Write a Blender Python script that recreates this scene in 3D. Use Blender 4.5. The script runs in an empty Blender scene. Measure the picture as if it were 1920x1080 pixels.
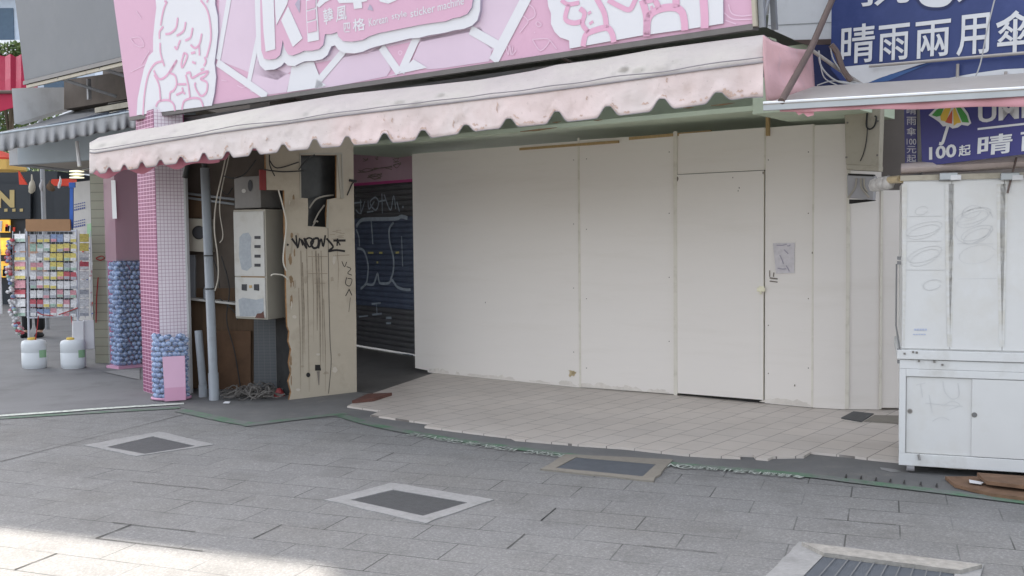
import bpy, bmesh, math, random
from mathutils import Vector, Matrix, noise
from mathutils.geometry import tessellate_polygon
V = Vector
random.seed(7)
scene = bpy.context.scene
COL = scene.collection

# ------------------------------------------------------------------ camera
EYE = V((0, 0, 1.5)); FOC = 1880.0
pitch = math.atan(95 / FOC); roll = 0.0098
fwd = V((0, math.cos(pitch), -math.sin(pitch))); up0 = V((0, math.sin(pitch), math.cos(pitch)))
rgt = V((1, 0, 0)) * math.cos(roll) - up0 * math.sin(roll)
upv = up0 * math.cos(roll) + V((1, 0, 0)) * math.sin(roll)
cd = bpy.data.cameras.new('camera'); cam = bpy.data.objects.new('camera', cd); COL.objects.link(cam)
cd.sensor_width = 36; cd.lens = 36 * FOC / 1920; cd.clip_end = 1000; cd.clip_start = 0.05
m = Matrix((rgt, upv, -fwd)).transposed().to_4x4(); m.translation = EYE
cam.matrix_world = m
scene.camera = cam

# ------------------------------------------------------------------ light
ELEV = math.radians(55); AZ = V((-0.43, 0.90, 0)).normalized()
SUN = (AZ * math.cos(ELEV) + V((0, 0, math.sin(ELEV)))).normalized()
ld = bpy.data.lights.new('sun', 'SUN'); ld.energy = 3.3; ld.angle = math.radians(0.8); ld.color = (1, .93, .83)
lo = bpy.data.objects.new('sun', ld); COL.objects.link(lo); lo.rotation_euler = SUN.to_track_quat('Z', 'Y').to_euler()
lo.location = (0, 0, 30)
W = bpy.data.worlds.new('World'); scene.world = W; W.use_nodes = True
nt = W.node_tree; nt.nodes.clear()
sky = nt.nodes.new('ShaderNodeTexSky'); sky.sky_type = 'NISHITA'; sky.sun_disc = False
sky.sun_elevation = ELEV; sky.sun_rotation = math.atan2(AZ.x, AZ.y); sky.dust_density = 3.0; sky.air_density = 1.0; sky.ozone_density = 1.0
hs = nt.nodes.new('ShaderNodeHueSaturation'); hs.inputs['Saturation'].default_value = .33
bg = nt.nodes.new('ShaderNodeBackground'); bg.inputs[1].default_value = 0.15
wo = nt.nodes.new('ShaderNodeOutputWorld')
nt.links.new(sky.outputs[0], hs.inputs['Color']); nt.links.new(hs.outputs[0], bg.inputs[0]); nt.links.new(bg.outputs[0], wo.inputs[0])
vs = scene.view_settings; vs.view_transform = 'Standard'; vs.look = 'None'; vs.gamma = 1; vs.exposure = 1.88
scene.cycles.max_bounces = 8; scene.cycles.transparent_max_bounces = 12; scene.cycles.caustics_reflective = False; scene.cycles.caustics_refractive = False

# ------------------------------------------------------------------ measuring helpers
def ray(px, py): return fwd + rgt * ((px - 960) / FOC) + upv * ((540 - py) / FOC)
def G(px, py, z=0.0):                      # the ground (or level z) point seen at a photo position
    r = ray(px, py); return EYE + r * ((z - EYE.z) / r.z)
def D(px, py, Y):                          # the point at distance Y seen at a photo position
    r = ray(px, py); return EYE + r * (Y / r.y)
class Plane:
    def __init__(s, a, b, c=None):
        s.o = V(a); b = V(b)
        s.u = (b - s.o)
        if c is None: s.u.z = 0
        s.u.normalize()
        s.n = s.u.cross(V((0, 0, 1)) if c is None else (V(c) - s.o)).normalized()
        if s.n.dot(EYE - s.o) < 0: s.n = -s.n
        s.v = s.n.cross(s.u).normalized()
        if s.v.z < 0: s.v = -s.v
    def px(s, x, y, off=0.0):
        r = ray(x, y); o = s.o + s.n * off
        return EYE + r * ((o - EYE).dot(s.n) / r.dot(s.n))
    def at(s, a, b, off=0.0): return s.o + s.u * a + s.v * b + s.n * off
def lerp(tab, x):
    if x <= tab[0][0]: return tab[0][1]
    for (a, p), (b, q) in zip(tab, tab[1:]):
        if x <= b: return p + (q - p) * (x - a) / (b - a)
    return tab[-1][1]
def spline(pts, k=6):
    pts = [V(p) for p in pts]; out = []
    for i in range(len(pts) - 1):
        a, b, c, d = pts[max(i - 1, 0)], pts[i], pts[i + 1], pts[min(i + 2, len(pts) - 1)]
        for j in range(k):
            t = j / k
            out.append(.5 * ((2 * b) + (c - a) * t + (2 * a - 5 * b + 4 * c - d) * t * t + (3 * b - a - 3 * c + d) * t ** 3))
    return out + [pts[-1]]

# ------------------------------------------------------------------ mesh helpers
class MB:
    def __init__(s): s.v = []; s.f = []; s.m = []; s.uv = []
    def face(s, pts, mi=0, uv=None):
        i = len(s.v); s.v += [V(p) for p in pts]; s.f.append(list(range(i, i + len(pts)))); s.m.append(mi); s.uv.append(uv); return s
    def quad(s, a, b, c, d, mi=0):
        w = (V(b) - V(a)).length; h = (V(d) - V(a)).length
        return s.face([a, b, c, d], mi, [(0, 0), (w, 0), (w, h), (0, h)])
    def prism(s, pts, vec, mi=0, side=None, cap=True):
        pts = [V(p) for p in pts]; vec = V(vec); n = len(pts); i = len(s.v); side = mi if side is None else side
        s.v += pts + [p + vec for p in pts]
        u0 = (pts[1] - pts[0]); L = max(u0.length, 1e-6); u0 = u0 / L
        nn = V((0, 0, 0))
        for k in range(n): nn += (pts[k] - pts[0]).cross(pts[(k + 1) % n] - pts[0])
        v0 = nn.normalized().cross(u0)
        uv = [((p - pts[0]).dot(u0), (p - pts[0]).dot(v0)) for p in pts]
        def add(f, mm, q=None): s.f.append(f); s.m.append(mm); s.uv.append(q)
        add([i + k for k in range(n)], mi, uv)
        if cap: add([i + n + k for k in reversed(range(n))], side)
        for k in range(n):
            a = k; b = (k + 1) % n; w = (pts[b] - pts[a]).length; h = vec.length
            add([i + b, i + a, i + n + a, i + n + b], side, [(w, 0), (0, 0), (0, h), (w, h)])
        return s
    def holed(s, outer, holes, vec, mi=0, side=None):
        side = mi if side is None else side
        loops = [[V(p) for p in outer]] + [[V(p) for p in h] for h in holes]; flat = [p for l in loops for p in l]
        i = len(s.v); n = len(flat); s.v += flat + [p + V(vec) for p in flat]
        for t in tessellate_polygon(loops):
            s.f.append([i + k for k in t]); s.m.append(mi); s.uv.append(None)
            s.f.append([i + n + k for k in reversed(t)]); s.m.append(side); s.uv.append(None)
        b = 0
        for l in loops:
            for k in range(len(l)):
                a1 = i + b + k; a2 = i + b + (k + 1) % len(l); s.f.append([a1, a2, a2 + n, a1 + n]); s.m.append(side); s.uv.append(None)
            b += len(l)
        return s
    def box(s, c, u, v, w, mi=0):                    # centre and three half-vectors
        c, u, v, w = V(c), V(u), V(v), V(w)
        return s.prism([c - u - v + w, c + u - v + w, c + u + v + w, c - u + v + w], -2 * w, mi)
    def bx(s, x0, x1, y0, y1, z0, z1, mi=0):
        return s.prism([(x0, y0, z0), (x1, y0, z0), (x1, y0, z1), (x0, y0, z1)], (0, y1 - y0, 0), mi)
    def tube(s, pts, r, n=8, mi=0, cap=True):
        pts = [V(p) for p in pts]; rs = r if isinstance(r, (list, tuple)) else [r] * len(pts); rings = []
        t0 = (pts[1] - pts[0]).normalized(); a = t0.orthogonal().normalized()
        for k, p in enumerate(pts):
            t = (pts[min(k + 1, len(pts) - 1)] - pts[max(k - 1, 0)]).normalized()
            a = (a - t * a.dot(t)).normalized(); b = t.cross(a)
            i = len(s.v); s.v += [p + (a * math.cos(2 * math.pi * q / n) + b * math.sin(2 * math.pi * q / n)) * rs[k] for q in range(n)]; rings.append(i)
        for i, j in zip(rings, rings[1:]):
            for q in range(n): s.f.append([i + q, i + (q + 1) % n, j + (q + 1) % n, j + q]); s.m.append(mi); s.uv.append(None)
        if cap:
            for i in (rings[0], rings[-1]): s.f.append([i + q for q in range(n)]); s.m.append(mi); s.uv.append(None)
        return s
    def lathe(s, c, prof, n=20, mi=0, sx=1, sy=1, rot=0):
        c = V(c); rings = []
        for r, z in prof:
            i = len(s.v); rings.append(i)
            for q in range(n):
                t = 2 * math.pi * q / n; x, y = r * math.cos(t) * sx, r * math.sin(t) * sy
                s.v.append(c + V((x * math.cos(rot) - y * math.sin(rot), x * math.sin(rot) + y * math.cos(rot), z)))
        for i, j in zip(rings, rings[1:]):
            for q in range(n): s.f.append([i + q, i + (q + 1) % n, j + (q + 1) % n, j + q]); s.m.append(mi); s.uv.append(None)
        for i in (rings[0], rings[-1]): s.f.append([i + q for q in range(n)]); s.m.append(mi); s.uv.append(None)
        return s
    def ribbon(s, pts, w, nrm, mi=0):
        pts = [V(p) for p in pts]; nrm = V(nrm); i = len(s.v); ws = w if isinstance(w, (list, tuple)) else [w] * len(pts)
        for k, p in enumerate(pts):
            t = pts[min(k + 1, len(pts) - 1)] - pts[max(k - 1, 0)]
            if t.length < 1e-7: t = V((1, 0, 0))
            q = nrm.cross(t).normalized() * ws[k] / 2; s.v += [p - q, p + q]
        for k in range(len(pts) - 1): s.f.append([i + 2 * k, i + 2 * k + 2, i + 2 * k + 3, i + 2 * k + 1]); s.m.append(mi); s.uv.append(None)
        return s
    def grid(s, rows, mi=0):
        i = len(s.v); w = len(rows[0])
        for r in rows: s.v += [V(p) for p in r]
        for a in range(len(rows) - 1):
            for b in range(w - 1): s.f.append([i + a * w + b, i + a * w + b + 1, i + (a + 1) * w + b + 1, i + (a + 1) * w + b]); s.m.append(mi); s.uv.append(None)
        return s
    def build(s, name, mats, parent=None, loc=None, smooth=False, solid=0, bevel=0):
        if not isinstance(mats, (list, tuple)): mats = [mats]
        base = parent['_w'] if parent is not None else (V(loc) if loc is not None else V((0, 0, 0)))
        base = V(base)
        me = bpy.data.meshes.new(name); me.from_pydata([p - base for p in s.v], [], s.f)
        for mt in mats: me.materials.append(mt)
        ul = me.uv_layers.new(name='UVMap')
        for p, mi, uv in zip(me.polygons, s.m, s.uv):
            p.material_index = mi; p.use_smooth = smooth
            if uv:
                for li, q in zip(p.loop_indices, uv): ul.data[li].uv = q
        me.update()
        o = bpy.data.objects.new(name, me); COL.objects.link(o)
        if parent is not None: o.parent = parent
        else: o.location = base
        o['_w'] = base
        if bevel:
            bv = o.modifiers.new('bevel', 'BEVEL'); bv.width = bevel; bv.segments = 2; bv.limit_method = 'ANGLE'
        if solid:
            sm = o.modifiers.new('thickness', 'SOLIDIFY'); sm.thickness = solid; sm.offset = 0
        return o
def tag(o, label, cat, group=None):
    o['label'] = label; o['category'] = cat
    if group: o['group'] = group
    return o
def thing(name, label, cat, loc, group=None):
    o = bpy.data.objects.new(name, None); COL.objects.link(o); o.location = loc; o['_w'] = V(loc); o.empty_display_size = .1
    return tag(o, label, cat, group)
def struct(o): o['kind'] = 'structure'; return o
def copy_tree(o, loc, label=None, parent=None):
    c = o.copy(); COL.objects.link(c)
    if parent is None:
        c.location = loc
        if label: c['label'] = label
    else: c.parent = parent
    for ch in list(o.children): copy_tree(ch, None, None, c)
    return c
def text_mesh(body, bold=0.0):
    c = bpy.data.curves.new('lettering', 'FONT'); c.body = body; c.offset = bold; c.resolution_u = 3
    o = bpy.data.objects.new('lettering', c); COL.objects.link(o); bpy.context.view_layer.update()
    me = bpy.data.meshes.new_from_object(o.evaluated_get(bpy.context.evaluated_depsgraph_get()))
    vs_ = [v.co.copy() for v in me.vertices]; fs = [list(p.vertices) for p in me.polygons]
    bpy.data.objects.remove(o); bpy.data.curves.remove(c); bpy.data.meshes.remove(me)
    return vs_, fs
def letters(mb, body, bl, br, tl, bold=0.0, mi=0, each=None):
    """lettering fitted into the parallelogram bl, br, tl (world points)"""
    vs_, fs = text_mesh(body, bold); bl, br, tl = V(bl), V(br), V(tl)
    x0 = min(v.x for v in vs_); x1 = max(v.x for v in vs_); y0 = min(v.y for v in vs_); y1 = max(v.y for v in vs_)
    i = len(mb.v)
    for v in vs_: mb.v.append(bl + (br - bl) * ((v.x - x0) / (x1 - x0)) + (tl - bl) * ((v.y - y0) / (y1 - y0)))
    for f in fs: mb.f.append([i + k for k in f]); mb.m.append(mi); mb.uv.append(None)
    return mb

# ------------------------------------------------------------------ materials
class N:
    def __init__(s, name):
        s.m = bpy.data.materials.new(name); s.m.use_nodes = True; s.t = s.m.node_tree; s.b = s.t.nodes['Principled BSDF']
        s.tc = s.t.nodes.new('ShaderNodeTexCoord')
    def new(s, k, **kw):
        n = s.t.nodes.new('ShaderNode' + k)
        for a, b in kw.items(): setattr(n, a, b)
        return n
    def link(s, a, b): s.t.links.new(a, b)
    def mapping(s, src='Object', scale=(1, 1, 1), rot=(0, 0, 0), loc=(0, 0, 0)):
        n = s.new('Mapping'); s.link(s.tc.outputs[src], n.inputs[0]); n.inputs['Scale'].default_value = scale; n.inputs['Rotation'].default_value = rot; n.inputs['Location'].default_value = loc
        return n.outputs[0]
    def noise(s, vec, scale, detail=4, rough=.55):
        n = s.new('TexNoise'); s.link(vec, n.inputs['Vector']); n.inputs['Scale'].default_value = scale; n.inputs['Detail'].default_value = detail; n.inputs['Roughness'].default_value = rough
        return n.outputs[0]
    def ramp(s, fac, a, b, va=0., vb=1.):
        n = s.new('MapRange'); s.link(fac, n.inputs[0]); n.inputs[1].default_value = a; n.inputs[2].default_value = b; n.inputs[3].default_value = va; n.inputs[4].default_value = vb
        n.clamp = True; return n.outputs[0]
    def mix(s, fac, a, b, mode='MIX'):
        n = s.new('Mix', data_type='RGBA', blend_type=mode)
        for sock, val in ((n.inputs[0], fac), (n.inputs[6], a), (n.inputs[7], b)):
            if hasattr(val, 'is_linked') or hasattr(val, 'links'): s.link(val, sock)
            else: sock.default_value = val if isinstance(val, float) else (*val, 1)
        return n.outputs[2]
    def math(s, op, a, b):
        n = s.new('Math', operation=op)
        for sock, val in zip(n.inputs, (a, b)):
            if hasattr(val, 'links'): s.link(val, sock)
            else: sock.default_value = val
        return n.outputs[0]
    def bump(s, h, strength, dist=.01):
        n = s.new('Bump'); s.link(h, n.inputs['Height']); n.inputs['Strength'].default_value = strength; n.inputs['Distance'].default_value = dist; s.link(n.outputs[0], s.b.inputs['Normal'])
    def done(s, col, rough=.6, metal=0., spec=.35):
        if hasattr(col, 'links'): s.link(col, s.b.inputs['Base Color'])
        else: s.b.inputs['Base Color'].default_value = (*col, 1)
        s.b.inputs['Roughness'].default_value = rough; s.b.inputs['Metallic'].default_value = metal; s.b.inputs['Specular IOR Level'].default_value = spec
        return s.m
def srgb(r, g, b): return tuple(((c / 255) / 12.92 if c / 255 < .04045 else ((c / 255 + .055) / 1.055) ** 2.4) for c in (r, g, b))
def mat(name, col, rough=.6, metal=0., var=.10, scale=5., stretch=(1, 1, 1), dirt=None, dscale=3., dth=(.52, .72), damt=.6, bump=0., bscale=60., spec=.35, emit=0.):
    n = N(name); p = n.mapping(scale=stretch)
    f = n.noise(p, scale, 5, .6)
    c = n.mix(n.ramp(f, .25, .75), tuple(x * (1 - var) for x in col), tuple(min(1, x * (1 + var)) for x in col))
    if dirt:
        d = n.noise(p, dscale, 6, .65); c = n.mix(n.ramp(d, dth[0], dth[1], 0, damt), c, dirt)
    if bump: n.bump(n.noise(n.mapping(), bscale, 4, .6), bump)
    if emit:
        n.b.inputs['Emission Strength'].default_value = emit; n.link(c, n.b.inputs['Emission Color'])
    return n.done(c, rough, metal, spec)

TH = math.radians(20.5); PW, PH = .506, .253                                    # the paving's own direction
def m_paving():
    n = N('granite_paving'); q = G(1688, 1013); c, s_ = math.cos(TH), math.sin(TH)
    ox = q.x * c - q.y * s_; oy = q.x * s_ + q.y * c
    p = n.mapping(rot=(0, 0, TH), loc=(-ox + 40.5 * PW, -oy + 30 * PH, 0))
    warp = n.new('VectorMath', operation='ADD'); n.link(p, warp.inputs[0])
    b = n.new('TexBrick'); n.link(p, b.inputs['Vector']); b.offset = .5; b.inputs['Scale'].default_value = 1; b.inputs['Brick Width'].default_value = PW; b.inputs['Row Height'].default_value = PH
    b.inputs['Mortar Size'].default_value = .0040; b.inputs['Mortar Smooth'].default_value = .12; b.inputs['Bias'].default_value = 0
    b.inputs['Color1'].default_value = (.181, .180, .178, 1); b.inputs['Color2'].default_value = (.197, .195, .191, 1); b.inputs['Mortar'].default_value = (.19, .19, .19, 1)
    o = n.mapping(); g = n.noise(o, 230, 2, .7); big = n.noise(o, 1.1, 5, .6); med = n.noise(o, 6, 4, .6)
    c0 = n.mix(n.ramp(g, .3, .7, 0, .55), b.outputs['Color'], n.mix(1., b.outputs['Color'], (.62, .62, .62), 'MULTIPLY'))
    g2 = n.noise(o, 75, 3, .75); c0 = n.mix(n.ramp(g2, .52, .68, 0, .5), c0, (.33, .325, .32)); c0 = n.mix(n.ramp(g2, .48, .34, 0, .45), c0, (.105, .103, .10))
    c0 = n.mix(n.ramp(big, .45, .75, 0, .45), c0, n.mix(1., c0, (.70, .67, .61), 'MULTIPLY'))
    c0 = n.mix(n.ramp(med, .5, .8, 0, .35), c0, n.mix(1., c0, (1.2, 1.2, 1.2), 'MULTIPLY'))
    st_ = n.noise(n.mapping(loc=(7, 3, 0)), 2.6, 7, .72); c0 = n.mix(n.ramp(st_, .5, .66, 0, .38), c0, (.10, .098, .092)); pl_ = n.noise(n.mapping(loc=(1, 8, 0)), 17, 5, .7); c0 = n.mix(n.ramp(pl_, .58, .72, 0, .35), c0, (.27, .265, .255))
    spots = n.noise(o, 9, 2, .5); c0 = n.mix(n.ramp(spots, .74, .80, 0, .55), c0, (.09, .09, .085))
    j = n.noise(n.mapping(loc=(3, 9, 0)), 2.1, 3, .5)
    jf = n.math('MULTIPLY', b.outputs['Fac'], n.ramp(j, .40, .62, .24, 1.))
    c0 = n.mix(jf, c0, (.06, .059, .056))
    n.bump(n.math('SUBTRACT', n.math('MULTIPLY', g, .25), jf), .5, .006)
    return n.done(c0, .82, spec=.3)
def m_tile():
    n = N('pale_floor_tile'); d = math.atan2(.616, .788); p = n.mapping(rot=(0, 0, d))
    b = n.new('TexBrick'); n.link(p, b.inputs['Vector']); b.offset = .5; b.inputs['Scale'].default_value = 1; b.inputs['Brick Width'].default_value = .30; b.inputs['Row Height'].default_value = .2
    p.node.inputs['Rotation'].default_value = (0, 0, d - math.pi / 2)
    b.inputs['Mortar Size'].default_value = .0035; b.inputs['Mortar Smooth'].default_value = .1
    b.inputs['Color1'].default_value = (.53, .478, .43, 1); b.inputs['Color2'].default_value = (.49, .445, .405, 1); b.inputs['Mortar'].default_value = (.3, .28, .26, 1)
    o = n.mapping(); big = n.noise(o, 1.3, 5, .6); sp = n.noise(o, 60, 3, .6)
    c = n.mix(n.ramp(big, .4, .75, 0, .5), b.outputs['Color'], n.mix(1., b.outputs['Color'], (.72, .70, .68), 'MULTIPLY'))
    c = n.mix(n.ramp(sp, .66, .8, 0, .5), c, (.16, .15, .14))
    jf = n.math('MULTIPLY', b.outputs['Fac'], n.ramp(n.noise(o, 3.1, 3, .5), .35, .6, .25, 1.))
    c = n.mix(jf, c, (.12, .105, .095)); n.bump(n.math('MULTIPLY', jf, -1.), .5, .004)
    return n.done(c, .45, spec=.4)
def m_grid(name, base, line, cell, width, rough=.5):
    n = N(name); b = n.new('TexBrick'); n.link(n.tc.outputs['UV'], b.inputs['Vector']); b.offset = 0; b.inputs['Scale'].default_value = 1
    b.inputs['Brick Width'].default_value = cell[0]; b.inputs['Row Height'].default_value = cell[1]; b.inputs['Mortar Size'].default_value = width; b.inputs['Mortar Smooth'].default_value = .1
    for k in ('Color1', 'Color2'): b.inputs[k].default_value = (*base, 1)
    b.inputs['Mortar'].default_value = (*line, 1)
    f = n.noise(n.mapping(), 4, 4, .6); c = n.mix(n.ramp(f, .3, .7, 0, .35), b.outputs['Color'], n.mix(1., b.outputs['Color'], (.78, .74, .76), 'MULTIPLY'))
    return n.done(c, rough)
def m_acrylic(name, tint, alpha):
    n = N(name); t = n.new('BsdfTransparent'); t.inputs[0].default_value = (*tint, 1)
    mx = n.new('MixShader'); mx.inputs[0].default_value = alpha
    n.done(tint, .12, spec=.5); n.link(t.outputs[0], mx.inputs[1]); n.link(n.b.outputs[0], mx.inputs[2])
    n.link(mx.outputs[0], n.t.nodes['Material Output'].inputs[0]); return n.m
def m_ball():
    n = N('blue_ball_plastic'); oi = n.new('ObjectInfo')
    c = n.mix(oi.outputs['Random'], (.11, .17, .33), (.30, .41, .60)); c = n.mix(n.ramp(n.noise(n.mapping(), 1.6, 2, .5), .54, .66), c, (.50, .55, .64))
    return n.done(c, .3, spec=.5)
def m_fabric(name, col, stain, stretch=(1, 1, 1), extra=None):
    n = N(name); p = n.mapping(scale=stretch); o = n.mapping()
    c = n.mix(n.ramp(n.noise(p, 2.2, 5, .6), .3, .7), tuple(x * .9 for x in col), tuple(min(1, x * 1.08) for x in col))
    if extra: c = n.mix(n.ramp(n.noise(n.mapping(loc=(5, 2, 1)), 1.3, 3, .5), .42, .62, 0, .8), c, extra)
    c = n.mix(n.ramp(n.noise(p, 5.5, 7, .7), .56, .76, 0, .5), c, stain)
    c = n.mix(n.ramp(n.noise(o, 38, 3, .6), .64, .76, 0, .35), c, tuple(x * .45 for x in stain))
    wv = n.noise(n.mapping(scale=(1, 1, 2.2)), 4.5, 4, .65); wv.node.inputs['Distortion'].default_value = 1.2; n.bump(n.math('ADD', wv, n.math('MULTIPLY', n.noise(o, 22, 3, .6), .25)), .16, .03)
    return n.done(c, .75, spec=.25)

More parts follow.
